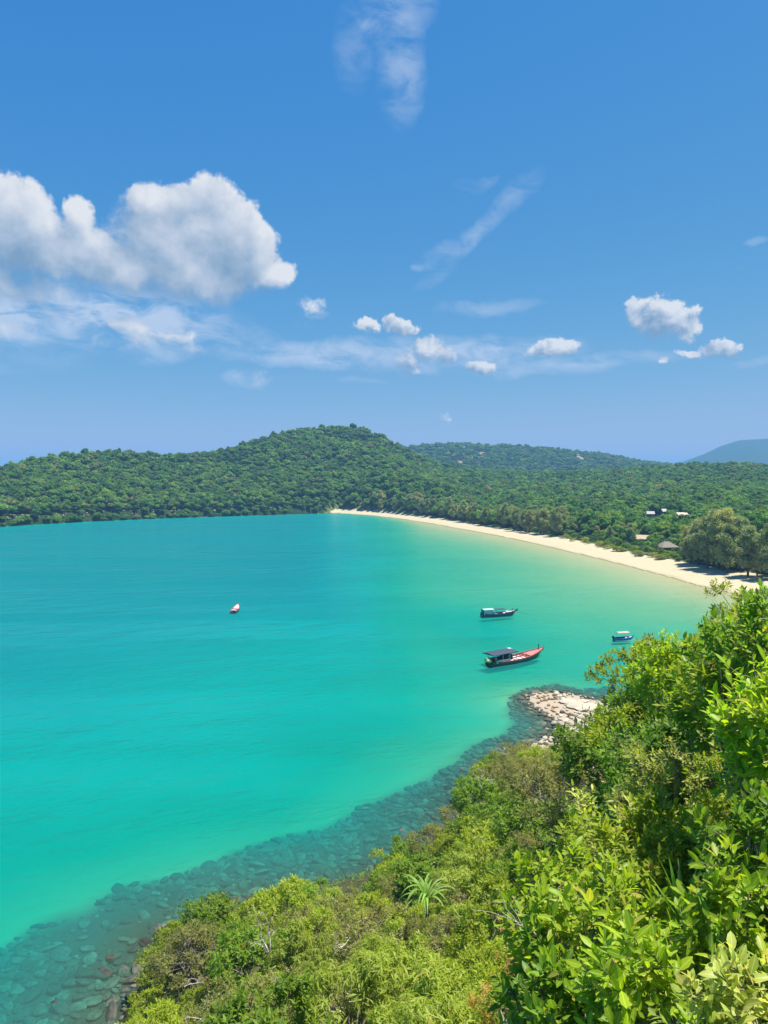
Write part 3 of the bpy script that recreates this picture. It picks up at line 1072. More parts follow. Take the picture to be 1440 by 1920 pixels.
g = np.random.default_rng(101)
placed = []
cand = np.stack((g.uniform(-24, 40, 50000), g.uniform(3.5, 112, 50000)), 1)
cand = cand[inside(cand[:, 0], cand[:, 1], NEAR)]
hh, _, _, _, rkm = land(cand[:, 0], cand[:, 1])
pj = proj(np.stack((cand[:, 0], cand[:, 1], hh + 1.0), 1))
todo = []
for (x, y), h0, rk_, (pu, pv) in zip(cand, hh, rkm, pj):
    d = math.hypot(x, y)
    if rk_ > 0.35 or pu < 120 or pu > 1530 or pv > 2200 or pv < 1050:
        continue
    size = float(np.interp(d, [4, 10, 25, 60, 110], [0.38, 0.62, 1.0, 1.2, 1.25])) * g.uniform(.65, 1.4)
    if d < 8 and pu > 930:
        continue
    rr = 1.5 * size
    if any((x - a) ** 2 + (y - b) ** 2 < (0.70 * (rr + c)) ** 2 for a, b, c in placed):
        continue
    # keep the skyline of the slope where the photograph has it
    tu, tv = proj((x, y, h0 + 2.35 * size))[0]
    lim = max(sil(tu - 0.5 * rr / d * F), sil(tu + 0.5 * rr / d * F), sil(tu))
    drop = max(0.0, (lim - 4 - tv) * d / F) if tv < lim - 4 else 0.0
    if drop > 1.6 * size:
        continue
    placed.append((x, y, rr))
    todo.append((d, x, y, h0 - drop, size, rr, tu, max(tv, lim - 4)))
todo.sort()
CELL = 6
seen = np.zeros((1920 // CELL + 1, 1440 // CELL + 1), bool)
n_sh = 0
for (d, x, y, h0, size, rr, tu, tv) in todo:
    rp = rr / d * F
    cu, cv = tu, tv + 0.75 * rp
    i0, i1 = int(max(0, (cv - .8 * rp) // CELL)), int(min(seen.shape[0], (cv + .9 * rp) // CELL + 1))
    j0, j1 = int(max(0, (cu - rp) // CELL)), int(min(seen.shape[1], (cu + rp) // CELL + 1))
    if i1 <= i0 or j1 <= j0:
        continue
    if (~seen[i0:i1, j0:j1]).mean() < 0.06:
        continue            # hidden behind nearer shrubs
    seen[i0:i1, j0:j1] = True
    k = pick_kind(tu, cv, g)
    plant(k, int(g.integers(9)), (x, y, h0), size, g.uniform(0, 6.28), f"{'big ' if size > 1.15 else ('small ' if size < .8 else '')}{KIND[k][0]} shrub {where_words(cu, cv)}", f'{KIND[k][0]} shrubs on the near slope')
    n_sh += 1
print('near shrubs', n_sh)

# low undergrowth that closes the gaps between the shrubs
g = np.random.default_rng(102)
ux, uy = g.uniform(-24, 46, 90000), g.uniform(2, 100, 90000)
keep = inside(ux, uy, NEAR) & (g.random(90000) < np.interp(np.hypot(ux, uy), [0, 10, 40, 100], [1, .8, .35, .2]))
ux, uy = ux[keep], uy[keep]
ux, uy = np.concatenate((ux, g.uniform(2.2, 15, 9000))), np.concatenate((uy, g.uniform(-2, 15, 9000)))
hu, _, _, _, rku = land(ux, uy)
pju = proj(np.stack((ux, uy, hu), 1))
beside = (ux > 2.0) & (uy < 16)
keep = (rku < .35) & (beside | ((pju[:, 0] > 150) & (pju[:, 0] < 1620) & (pju[:, 1] < 2200)))
ux, uy, hu = ux[keep], uy[keep], hu[keep]
n = len(ux)
beside = beside[keep] & ((pju[keep][:, 0] > 1480) | (uy < 1))
tp = np.stack((ux, uy, hu + np.where(beside, g.uniform(.05, .9, n) * (.4 + fbm(ux, uy, 1.6, 2, 5)), g.uniform(.05, .5, n))), 1)
Pb, D, N, Ln, Wn = rosettes(g, tp, nrmz(g.normal(size=(n, 3)) * .35 + np.array((0, 0, 1))), 5, .16, .06, (40, 85))
V, Fc, rib = leaf_verts(Pb, D, N, Ln, Wn)
o = ob('undergrowth', mesh_np('undergrowth', V, Fc, m_lf_green, False, {'rib': rib}))
tag(o, 'low dark green undergrowth between the shrubs of the near slope', 'undergrowth', kind='stuff')

# ------------------------------------------------------------------ big-leaved shrubs close by: leaves one by one
LEAF1 = {}
for nm_ in BIGM:
    LEAF1[nm_] = []
    for cv, fo in ((.10, .06), (.22, .09), (.02, .04), (.32, .05), (-.06, .07)):
        V, Fc, rib = leaf_verts(np.zeros((1, 3)), np.array([[0, 1.0, 0]]), np.array([[0, 0, 1.0]]), 1.0, 1.0, 12, cv, fo)
        LEAF1[nm_].append(mesh_np('leaf', V, Fc, BIGM[nm_][1], True, {'rib': rib}))
m_stem = simple('green_grey_stem', (0.22, 0.20, 0.11), 0.7, 0.3, 12)


def leaf_objects(root, Pb, D, N, Ln, Wn, idx, g, meshes):
    S = np.cross(D, N)
    for i in idx:
        o = bpy.data.objects.new('leaf', meshes[int(g.integers(len(meshes)))])
        COL.objects.link(o)
        o.parent = root
        w, l = float(Wn[i]), float(Ln[i])
        M = Matrix(((S[i][0] * w, D[i][0] * l, N[i][0] * l, Pb[i][0]), (S[i][1] * w, D[i][1] * l, N[i][1] * l, Pb[i][1]), (S[i][2] * w, D[i][2] * l, N[i][2] * l, Pb[i][2]), (0, 0, 0, 1)))
        o.matrix_local = M


def big_shrub(label, u, v, y, rx, rz, seed, nl=16, lr=.26, tips=10, m=8, L=.13, Wd=.048, tilt=(22, 75), up=.7, single=260, branches=6, hue='bright'):
    g = np.random.default_rng(seed)
    c = aty(u, v, y)
    gz = float(ground_z(c[0], c[1])[0])
    base = min(gz, c[2] - rz * 0.6)
    r = ob('large_leaved_shrub', None, None, (c[0], c[1], base))
    tag(r, label, 'shrub', 'large-leaved shrubs close to the viewer')
    zc = c[2] - base
    C, lrs = crown_lobes(g, nl, rx, rx, rz, zc, lr, -0.75)
    ctr = np.array((0, 0, zc - 0.4 * rz))
    tp, ax = [], []
    for cc, r_ in zip(C, lrs):
        o = nrmz(cc - ctr)
        d = nrmz(rand_unit(g, tips) + o * 0.7 + np.array((0, -0.25, 0.3)))
        tp.append(cc + d * r_ * g.uniform(.5, 1.15, (tips, 1)))
        ax.append(nrmz(d * .6 + o * .3 + np.array((0, 0, up)) + g.normal(size=(tips, 3)) * .25))
    tp, ax = np.concatenate(tp), np.concatenate(ax)
    Pb, D, N, Ln, Wn = rosettes(g, tp, ax, m, L, Wd, tilt, .7, .05, .2)
    far = np.linalg.norm(Pb + np.array(r.location) - np.array((0, 0, CZ)), axis=1)
    order = np.argsort(far)
    pick, rest = order[:single], order[single:]
    leaf_objects(r, Pb, D, N, Ln, Wn, pick, g, LEAF1[hue])
    V, Fc, rib = leaf_verts(Pb[rest], D[rest], N[rest], Ln[rest], Wn[rest], 12, .15, .1)
    f = ob('foliage', mesh_np('foliage', V, Fc, BIGM[hue][0], True, {'rib': rib}), r)
    f['kind'] = 'stuff'
    b = MB()
    for i, cc in enumerate(C):
        st = np.array((g.normal() * .1, g.normal() * .1, -.3))
        mid = st * .4 + cc * .6 + g.normal(size=3) * .06 - np.array((0, 0, .12))
        b.tube([st, mid, cc], [.016, .012, .006], 5, False)
        for j in range(i * tips, (i + 1) * tips):
            b.tube([cc, (cc + tp[j]) / 2 + g.normal(size=3) * .02, tp[j]], [.005, .004, .0028], 4, False)
    b.obj('stems', m_stem, r, True)
    if branches:
        for k in range(branches):
            b = MB()
            p = C[g.integers(nl)] * np.array((.9, .9, 1)) + np.array((0, -.1, -.05))
            bare_branch(b, g, p, nrmz(g.normal(size=3) * .8 + np.array((0, -.6, .4))), rx * g.uniform(.6, 1.0), .009, 3)
            b.obj('bare_branch', m_dead, r)
    return r


big_shrub('bright big-leaved shrub filling the lower right of the slope', 1125, 1790, 6.4, .78, .62, 201, nl=40, lr=.25, tips=11, m=8, L=.125, Wd=.048, single=290)
big_shrub('big-leaved shrub with the largest pale leaves in the bottom right corner', 1400, 1905, 3.8, .32, .26, 202, nl=14, lr=.15, tips=7, m=8, L=.098, Wd=.042, single=200, branches=4, hue='pale')
big_shrub('shaded dark big-leaved shrub at the right edge above the bottom corner', 1440, 1640, 5.4, .40, .55, 203, nl=24, lr=.2, tips=9, m=8, L=.105, Wd=.044, single=250, branches=3, hue='green')
big_shrub('big-leaved shrub at the right edge halfway down the slope', 1450, 1400, 6.4, .46, .55, 204, nl=28, lr=.21, tips=10, m=8, L=.125, Wd=.05, single=260, branches=4)
big_shrub('tall big-leaved shrub rising in front of the beach at the right edge', 1425, 1235, 8.2, .66, .62, 205, nl=34, lr=.24, tips=10, m=8, L=.115, Wd=.044, single=290, branches=6, hue='green')
big_shrub('leafy shrub below the tall one, left of its bare forked branch', 1345, 1330, 11, .62, .55, 206, nl=32, lr=.28, tips=11, m=8, L=.13, Wd=.048, single=200, branches=3, hue='green')
big_shrub('rosette-leaved bush in front of the blue boat', 1262, 1268, 17, .80, .80, 207, nl=40, lr=.32, tips=13, m=10, L=.13, Wd=.05, single=200, branches=2, tilt=(15, 70), up=1.0)
big_shrub('rounded rosette-leaved bush jutting out over the water above the rocky point', 1200, 1335, 21, .72, .80, 208, nl=34, lr=.32, tips=13, m=9, L=.13, Wd=.05, single=150, branches=2, up=.9, hue='green')
big_shrub('yellowish leafy shrub behind the lower right shrub', 1195, 1600, 9.5, .85, .60, 209, nl=22, lr=.28, tips=9, m=8, L=.125, Wd=.045, single=240, branches=3, hue='pale')


big_shrub('bright big-leaved shrub cut by the bottom edge, left of the corner shrub', 1235, 1895, 4.9, .52, .40, 210, nl=26, lr=.2, tips=9, m=8, L=.115, Wd=.046, single=270, branches=3)
big_shrub('big-leaved shrub at the bottom edge beside the orange-brown drying shrub', 1065, 1900, 5.8, .50, .40, 211, nl=24, lr=.22, tips=9, m=8, L=.115, Wd=.046, single=250, branches=4, hue='green')
big_shrub('light green big-leaved shrub low at the right edge, above the corner shrub', 1400, 1745, 5.0, .36, .34, 212, nl=20, lr=.19, tips=9, m=8, L=.11, Wd=.044, single=230, branches=2)


big_shrub('sunlit leafy shrub in the middle of the right slope', 1285, 1490, 10.5, .85, .66, 213, nl=36, lr=.27, tips=13, m=8, L=.09, Wd=.034, single=200, branches=2, hue='pale')
big_shrub('pale yellow-green leafy shrub above the long grass blades', 1205, 1440, 16, 1.0, .8, 214, nl=34, lr=.32, tips=12, m=8, L=.13, Wd=.05, single=150, branches=3, hue='green')
big_shrub('small bright leafy shrub left of the shaded right-edge shrub', 1335, 1610, 8.2, .55, .45, 215, nl=24, lr=.22, tips=10, m=8, L=.105, Wd=.042, single=200, branches=2)


# strap-leaved plants: each blade a part
def blade_mesh(name, L, Wd, rise, bend, m, seg=8):
    t = np.linspace(0, 1, seg + 1)
    ang = np.radians(rise) - t ** 1.5 * np.radians(bend)
    dy, dz_ = np.cos(ang) * L / seg, np.sin(ang) * L / seg
    yy_, zz = np.concatenate(([0], np.cumsum(dy[:-1]))), np.concatenate(([0], np.cumsum(dz_[:-1])))
    w = Wd * np.clip(1.15 - t ** 2 * 1.1, 0.03, 1)
    V, rib = [], []
    for i in range(seg + 1):
        V += [(-w[i] / 2, yy_[i], zz[i] + w[i] * .25), (0, yy_[i], zz[i]), (w[i] / 2, yy_[i], zz[i] + w[i] * .25)]
        rib += [0, 1, 0]
    Fc = []
    for i in range(seg):
        a = i * 3
        Fc += [(a, a + 1, a + 4, a + 3), (a + 1, a + 2, a + 5, a + 4)]
    return mesh_np(name, V, Fc, m, True, {'rib': rib})


def strap_plant(name, label, cat, p, blades, L, Wd, trunk_h, seed, rises=(35, 85), bends=(60, 130), bl='blade'):
    g = np.random.default_rng(seed)
    r = ob(name, None, None, p)
    tag(r, label, cat)
    var = [blade_mesh(bl, L * g.uniform(.75, 1.1), Wd, g.uniform(*rises), g.uniform(*bends), m_blade) for _ in range(6)]
    for i in range(blades):
        o = ob(bl, var[i % 6], r, (0, 0, trunk_h + i * .006))
        o.rotation_euler = (g.normal() * .12, g.normal() * .12, i * 2.4 + g.normal() * .3)
        k = g.uniform(.8, 1.1)
        o.scale = (k, k, k)
    if trunk_h > .3:
        MB().tube([(0, 0, -.6), (.05, .03, trunk_h * .5), (0, 0, trunk_h)], [.11, .09, .08], 7).obj('trunk', m_bark, r, True)
    return r


pp = aty(800, 1668, 33)
strap_plant('pandanus', 'pandanus with long arching strap leaves among the slope shrubs', 'pandanus', tuple(pp - np.array((0, 0, 1.9))), 26, 1.9, .15, 1.3, 301, (35, 75), (90, 160))
pp = aty(870, 1738, 29)
strap_plant('strap_leaved_plant', 'small clump of upright strap leaves below the pandanus', 'plant', tuple(pp - np.array((0, 0, .2))), 14, 1.0, .07, .1, 302, (60, 88), (20, 70))
pp = aty(1278, 1745, 5.5)
strap_plant('long_bladed_plant', 'clump of long upright grass-like blades behind the lower right shrub', 'plant', tuple(pp), 13, .62, .045, .0, 303, (65, 88), (8, 40))
pp = aty(1345, 1790, 4.8)
strap_plant('long_bladed_plant', 'smaller clump of long green blades beside the shaded shrub', 'plant', tuple(pp), 9, .42, .035, .0, 304, (60, 88), (8, 50))


# leafless bleached branches that stand among the shrubs
def dead_shrub(label, u, v, y, L, n, seed, r0=.03):
    g = np.random.default_rng(seed)
    c = aty(u, v, y)
    r = ob('dead_shrub', None, None, tuple(c))
    tag(r, label, 'dead shrub', 'leafless bleached shrubs on the near slope')
    for k in range(n):
        b = MB()
        bare_branch(b, g, g.normal(size=3) * .08, nrmz(np.array((g.normal() * .7, -.2 + g.normal() * .4, .7))), L * g.uniform(.7, 1.1), r0, 3)
        b.obj('bare_branch', m_dead, r)


dead_shrub('tangle of bleached leafless branches in the middle of the slope', 990, 1525, 44, 1.3, 4, 401, .024)
dead_shrub('long curved bare white branch below the rocky point', 1105, 1450, 40, 2.2, 3, 402)
dead_shrub('bare grey twigs right of the tangle of branches', 1040, 1545, 38, 1.3, 5, 403, .02)
dead_shrub('bare white branches near the lower left water edge', 345, 1850, 31, .9, 2, 404, .02)
dead_shrub('pale dead stem leaning at the left part of the slope', 500, 1790, 33, 1.6, 3, 405, .045)
dead_shrub('fine dark-tipped twigs above the tall shrub at right', 1432, 1135, 7.6, .26, 4, 407, .004)
dead_shrub('grey dead bush between the yellowish shrubs above the rocks', 1225, 1370, 23, .9, 5, 408, .014)
dead_shrub('bare branches on the olive bank beside the stones', 905, 1480, 58, 1.6, 4, 409)
dead_shrub('pale forked dead stem at the bottom edge', 640, 1900, 24, 1.3, 3, 410, .03)


# ------------------------------------------------------------------ rocks
def ico(sub):
    t = (1 + 5 ** .5) / 2
    V = [(-1, t, 0), (1, t, 0), (-1, -t, 0), (1, -t, 0), (0, -1, t), (0, 1, t), (0, -1, -t), (0, 1, -t), (t, 0, -1), (t, 0, 1), (-t, 0, -1), (-t, 0, 1)]
    Fc = [(0, 11, 5), (0, 5, 1), (0, 1, 7), (0, 7, 10), (0, 10, 11), (1, 5, 9), (5, 11, 4), (11, 10, 2), (10, 7, 6), (7, 1, 8), (3, 9, 4), (3, 4, 2), (3, 2, 6), (3, 6, 8), (3, 8, 9), (4, 9, 5), (2, 4, 11), (6, 2, 10), (8, 6, 7), (9, 8, 1)]
    V = [np.array(v) / np.linalg.norm(v) for v in V]
    for _ in range(sub):
        cache, nf = {}, []

        def mid(a, b):
            k = (min(a, b), max(a, b))
            if k not in cache:
                m = V[a] + V[b]
                V.append(m / np.linalg.norm(m))
                cache[k] = len(V) - 1
            return cache[k]
        for a, b, c in Fc:
            x, y, z = mid(a, b), mid(b, c), mid(c, a)
            nf += [(a, x, z), (b, y, x), (c, z, y), (x, y, z)]
        Fc = nf
    return np.array(V), np.array(Fc)


def boulder(seed, sub=2, cuts=9, flat=.75):
    g = np.random.default_rng(seed)
    V, Fc = ico(sub)
    for _ in range(cuts):
        n = nrmz(g.normal(size=3))
        d = g.uniform(.62, .88)
        e = V @ n - d
        V = V - np.clip(e, 0, None)[:, None] * n * .92
    V = V * np.array((1, g.uniform(.7, 1), flat * g.uniform(.8, 1.1))) + g.normal(size=V.shape) * .012
    return V, Fc


def rock_mat(name, a, b, c, lo=.75, hi=.45, isl=False):
    m = mat(name)
    P = objco()
    n1, n2 = noise(P, 1.6, 6, .65), noise(P, 7, 6, .7)
    oi = nd('ShaderNodeObjectInfo')
    col = mixc(sstep(n1, .35, .65), a, b)
    col = mixc(sstep(n2, .58, .72) * .7, col, c)
    rv_ = E(nd('ShaderNodeNewGeometry').outputs['Random Per Island']) if isl else E(oi.outputs['Random'])
    br = lo + (E.m('FRACT', rv_ * 3.7 + E(oi.outputs['Random'])) if isl else rv_) * hi
    col = mixc(1.0, col, comb(br, br, br), 'MULTIPLY')
    out(princ(col, .85, .2, bump(n2, .6, .08)).outputs[0])
    return m


m_rock = rock_mat('pale_granite', (.385, .33, .235), (.48, .43, .325), (.21, .17, .11))
m_rock_tan = rock_mat('tan_granite', (.25, .165, .085), (.34, .25, .145), (.13, .085, .05))
m_stone = rock_mat('submerged_stone', (.05, .058, .042), (.125, .125, .092), (.026, .03, .024), .3, 1.0, True)
RB = [mesh_np('rock', *boulder(s), m_rock) for s in range(500, 506)]
RT = [mesh_np('rock', *boulder(s), m_rock_tan) for s in range(510, 514)]
ST = [boulder(s, 1, 14, .5) for s in range(520, 528)]
g = np.random.default_rng(55)
BOUL = [(570, 630, 115, 'pointed pale boulder at the water edge, highest of the lower cluster'), (690, 660, 125, 'long pale boulder leaning right of the pointed one'), (745, 775, 100, 'round pale boulder with a dark shadow in the lower cluster'),
        (590, 735, 80, 'pale rock just under the pointed boulder'), (590, 835, 125, 'broad whitish boulder in the middle of the lower cluster'), (500, 935, 90, 'cream boulder at the bottom left of the lower cluster'),
        (620, 935, 130, 'large cream boulder at the bottom of the lower cluster'), (390, 835, 75, 'flat wet rock left of the lower cluster'), (400, 905, 95, 'greenish wet rock at the lower left waterline'), (325, 975, 95, 'farthest left wet rock of the lower cluster'),
        (430, 985, 90, 'half sunk rock below the lower cluster'), (860, 655, 62, 'small upright rock between the two boulder clusters'), (1010, 645, 155, 'largest squarish pale boulder beside the shrubs'), (1070, 545, 110, 'pale boulder above the squarish one'),
        (960, 485, 85, 'upright wedge-shaped pale rock on the point'), (860, 495, 110, 'tan hollowed rock in the middle of the point'), (630, 455, 65, 'small cream rock at the lower rim of the point'), (600, 112, 115, 'white block on the far rim of the point'),
        (710, 425, 85, 'reddish rock at the foot of the slab'), (850, 845, 62, 'small yellow-lit rock under the shrubs'), (925, 755, 80, 'greenish rock at the shrub edge'), (720, 880, 85, 'grey rock right of the large cream boulder'),
        (440, 692, 62, 'lone pale rock awash left of the pointed boulder'), (1150, 480, 90, 'pale rock at the right end of the slab'), (1180, 590, 80, 'pale rock half hidden by leaves')]
for i, (cx, cy, sz, lab) in enumerate(BOUL):
    u, v = 980 + cx / 9.6, 1290 + cy / 9.6
    p = at(u, v, 0.35)
    h = max(float(ground_z(p[0], p[1])[0]), -.25)
    k = sz / 9.6 / (F / p[1]) * 0.62
    o = ob('boulder', (RT if 'tan' in lab or 'reddish' in lab else RB)[i % 4], None, (p[0], p[1], h + k * .45), g.uniform(0, 6.28))
    o.scale = (k, k, k * 1.05)
    tag(o, lab, 'boulder', 'boulders of the rocky point')
for i, (cx, cy, wx, wy) in enumerate([(960, 300, 3.0, 3.4), (1120, 350, 2.6, 3.0), (820, 230, 2.4, 2.6), (1040, 240, 2.6, 2.2), (1200, 310, 2.2, 2.6)]):
    p = at(980 + cx / 9.6, 1290 + cy / 9.6, .4)
    h = max(float(ground_z(p[0], p[1])[0]), 0)
    o = ob('rock_slab', RB[i], None, (p[0], p[1], h + .18), g.uniform(0, 3))
    o.scale = (wx * .62, wy * .62, .42)
    tag(o, ['flat whitish rock slab in the middle of the point', 'flat whitish rock slab nearest the shrubs', 'flat pale slab on the seaward side of the point', 'flat pale slab along the far rim of the point', 'flat pale slab running under the leaves'][i], 'rock', 'flat slabs of the rocky point')
ROCK_AT = [((995, 1308), 'at the very tip of the point'), ((1015, 1318), 'on the near side of the tip'), ((1030, 1302), 'on the far rim of the tip'), ((1035, 1330), 'between tip and tan hollowed rock'), ((1060, 1306), 'beside the white block'), ((1065, 1335), 'below the slabs'), ((1085, 1315), 'between the slabs'),
           ((1110, 1325), 'at the shrub end of the slabs'), ((1085, 1345), 'above the squarish boulder'), ((1105, 1355), 'right of the squarish boulder'), ((1060, 1358), 'between the boulder clusters'), ((1045, 1375), 'among the lower cluster'), ((1025, 1390), 'at the waterline below the lower cluster'), ((1075, 1380), 'under the shrubs by the lower cluster')]
rp = []
tries = 0
while len(rp) < 190 and tries < 20000:
    tries += 1
    u, v = g.uniform(985, 1130), g.uniform(1294, 1396)
    p = at(u, v, .3)
    if not inside(np.array([p[0]]), np.array([p[1]]), ROCKP)[0] and g.random() > .12:
        continue
    k = g.uniform(.16, .42)
    if any((p[0] - a) ** 2 + (p[1] - b) ** 2 < (.75 * (k + c)) ** 2 for a, b, c in rp):
        continue
    rp.append((p[0], p[1], k))
    tan = u < 1045 and v < 1340 and g.random() < .8
    h = float(ground_z(p[0], p[1])[0])
    if h < -.5:
        continue
    o = ob('rock', (RT if tan else RB)[int(g.integers(4))], None, (p[0], p[1], h + k * .3), g.uniform(0, 6.28))
    o.scale = (k * g.uniform(.8, 1.5), k, k * .8)
    tag(o, f"{'flat' if k > .33 else 'small'} {'tan' if tan else 'pale'} rock {min(ROCK_AT, key=lambda q: (q[0][0] - u) ** 2 + (q[0][1] - v) ** 2)[1]}", 'rock', 'small rocks of the rocky point')

# submerged stones: the largest 300 in view one by one, the rest as one mass
g = np.random.default_rng(56)
sp_, cells = [], {}
NS = 110000
xs, ys = g.uniform(-60, 40, NS), g.uniform(22, 135, NS)
ksz = np.sort(g.lognormal(-1.15, .5, NS).clip(.15, 1.0))[::-1] * np.where(np.arange(NS) < 3000, g.uniform(.5, 1, NS), 1)
zz, _, stm, _, _ = land(xs, ys)
pu = proj(np.stack((xs, ys, zz), 1))
okm = (zz < -0.02) & (zz > -2.2) & (stm > .5) & (pu[:, 0] > -40) & (pu[:, 0] < 1200) & (pu[:, 1] < 1985) & (g.random(NS) < stm) & (pu[:, 1] < np.interp(pu[:, 0], SIL[:, 0], SIL[:, 1]) + 12)
dark = at(190, 1750, -1.2)
okm &= ~((((xs - dark[0]) / 5.0) ** 2 + ((ys - dark[1]) / 3.4) ** 2 < 1) & (g.random(NS) < .9))
for x, y, k, z in zip(xs[okm], ys[okm], ksz[okm], zz[okm]):
    key = (int(x // 1.5), int(y // 1.5))
    bad = False
    for i in (-1, 0, 1):
        for j in (-1, 0, 1):
            for (a, b, c) in cells.get((key[0] + i, key[1] + j), ()):
                if (x - a) ** 2 + (y - b) ** 2 < (.66 * (k + c)) ** 2:
                    bad = True
    if bad:
        continue
    cells.setdefault(key, []).append((x, y, k))
    sp_.append((k / y, x, y, z, k))
sp_.sort(reverse=True)
STONE_AT = [((40, 1880), 'in the bottom left corner'), ((130, 1860), 'near the bottom, left of the slope'), ((220, 1880), 'at the foot of the slope, bottom left'), ((60, 1810), 'at the left edge below the dark patch'), ((190, 1810), 'just below the dark patch'), ((270, 1760), 'right of the dark patch'),
            ((300, 1690), 'at the sand edge above the dark patch'), ((400, 1660), 'off the leftmost shrubs'), ((480, 1620), 'at the sand edge, left half of the bank'), ((540, 1640), 'midway along the left half of the bank'), ((620, 1650), 'close to the shrubs left of the pandanus'), ((640, 1570), 'at the sand edge, middle of the bank'),
            ((720, 1590), 'off the shrubs above the pandanus'), ((760, 1500), 'at the sand edge, right half of the bank'), ((820, 1520), 'beside the olive bank'), ((880, 1450), 'midway between olive bank and sand'), ((960, 1390), 'left of the boulder cluster'), ((1000, 1345), 'beside the rocky point'), ((980, 1310), 'off the tip of the rocky point')]
STM = [mesh_np('stone', V, Fc, m_stone) for V, Fc in ST]
for n_, (_, x, y, z, k) in enumerate(sp_[:300]):
    o = ob('submerged_stone', STM[n_ % 8], None, (x, y, z + k * .12), g.uniform(0, 6.28))
    o.scale = (k * g.uniform(.75, 1.5), k * g.uniform(.7, 1.1), k * .7)
    o.rotation_euler = (g.normal() * .2, g.normal() * .2, g.uniform(0, 6.28))
    pq = proj((x, y, z))[0]
    wh = min(STONE_AT, key=lambda q: (q[0][0] - pq[0]) ** 2 + (q[0][1] - pq[1]) ** 2)[1]
    szw = 'large' if k > .75 else ('middling' if k > .52 else 'small')
    tag(o, f'{szw} greenish stone under clear water {wh}', 'stone', 'stones under the clear shallow water')
VV, FF, off = [], [], 0
for (_, x, y, z, k) in sp_[300:]:
    V, Fc = ST[int(g.integers(8))]
    a = g.uniform(0, 6.28)
    c_, s_ = math.cos(a), math.sin(a)
    V = V * np.array((k * g.uniform(.75, 1.5), k * g.uniform(.7, 1.1), k * .7))
    V = np.stack((V[:, 0] * c_ - V[:, 1] * s_ + x, V[:, 0] * s_ + V[:, 1] * c_ + y, V[:, 2] + z + k * .12), 1)
    VV.append(V)
    FF.append(Fc + off)
    off += len(V)
print('stones', len(sp_))
if VV:
    o = ob('submerged_cobbles', mesh_np('submerged_cobbles', np.concatenate(VV), np.concatenate(FF), m_stone))
    tag(o, 'bed of greenish cobbles under the shallow water', 'cobbles', kind='stuff')


# ------------------------------------------------------------------ trees of the bay
def tree_leaf(name, a, b, objvar=.5):
    m = mat(name)
    g_ = nd('ShaderNodeNewGeometry')
    oi = nd('ShaderNodeObjectInfo')
    c = mixc(E(g_.outputs['Random Per Island']), a, b)
    br = 1.0 - objvar / 2 + E(oi.outputs['Random']) * objvar
    warm = sstep(E.m('FRACT', E(oi.outputs['Random']) * 7.3), .55, 1.0) * .45
    c = mixc(1.0, c, comb(br * (1.0 + warm), br * (1.0 + warm * .35), br * .95), 'MULTIPLY')
    p = princ(c, .65, .2)
    t = nd('ShaderNodeBsdfTranslucent')
    lk(mixc(1.0, c, (1.3, 1.4, .6), 'MULTIPLY'), t.inputs['Color'])
    s = nd('ShaderNodeMixShader')
    s.inputs[0].default_value = .25
    lk(p.outputs[0], s.inputs[1])
    lk(t.outputs[0], s.inputs[2])
    out(s.outputs[0])
    return m


TL = {'dark': tree_leaf('tree_dark_green', (.045, .118, .026), (.098, .215, .040)), 'mid': tree_leaf('tree_mid_green', (.076, .180, .028), (.155, .295, .044)),
      'light': tree_leaf('tree_light_green', (.120, .235, .024), (.215, .345, .045)), 'olive': tree_leaf('tree_olive', (.12, .145, .045), (.20, .215, .075)),
      'needle': tree_leaf('casuarina_foliage', (.235, .29, .12), (.39, .425, .20), .35)}


def broad_tree(seed, m, H=10.0, rx=4.6, rz=3.3, nl=14, lr=1.6, cards=120, cs=.58):
    g = np.random.default_rng(seed)
    zc = H - rz
    C, lrs = crown_lobes(g, nl, rx * .8, rx * .8, rz * .85, zc, lr, -.35)
    Vs, Fs, off = [], [], 0
    iv, if_ = ico(1)
    for c, r_ in zip(C, lrs):
        d = nrmz(rand_unit(g, cards) + np.array((0, 0, .35)))
        p = c + d * r_ * g.uniform(.75, 1.15, (cards, 1)) * np.array((1, 1, .8))
        n = nrmz(d * .8 + np.array((0, 0, .25)) + g.normal(size=d.shape) * .75)
        u = nrmz(np.cross(n, g.normal(size=d.shape)))
        w = np.cross(n, u)
        s = cs * g.uniform(.6, 1.3, (cards, 1))
        V = np.stack((p - u * s * .5, p + w * s * .42 - n * s * .12, p + u * s * .5, p - w * s * .42 - n * s * .12), 1).reshape(-1, 3)
        k = np.arange(cards)[:, None] * 4
        Vs.append(V)
        Fs.append(np.concatenate((k + np.array((0, 1, 2)), k + np.array((0, 2, 3)))) + off)
        off += len(V)
        cv = iv * r_ * .74 * np.array((1, 1, .8)) * g.uniform(.85, 1.1, (len(iv), 1)) + c
        Vs.append(cv)
        Fs.append(if_ + off)
        off += len(cv)
    crown = mesh_np('crown', np.concatenate(Vs), np.concatenate(Fs), m)
    b = MB()
    b.tube([(0, 0, -1), (.1, 0, zc * .5), (.15, .1, zc)], [.28, .2, .12], 6)
    for c in C[::3]:
        b.tube([(.1, 0, zc * .55), (c + np.array((.1, 0, zc * .5))) / 2, c], [.12, .09, .04], 4, False)
    me = bpy.data.meshes.new('trunk')
    me.from_pydata(b.v, [], b.f)
    me.materials.append(m_trunk)
    return crown, me


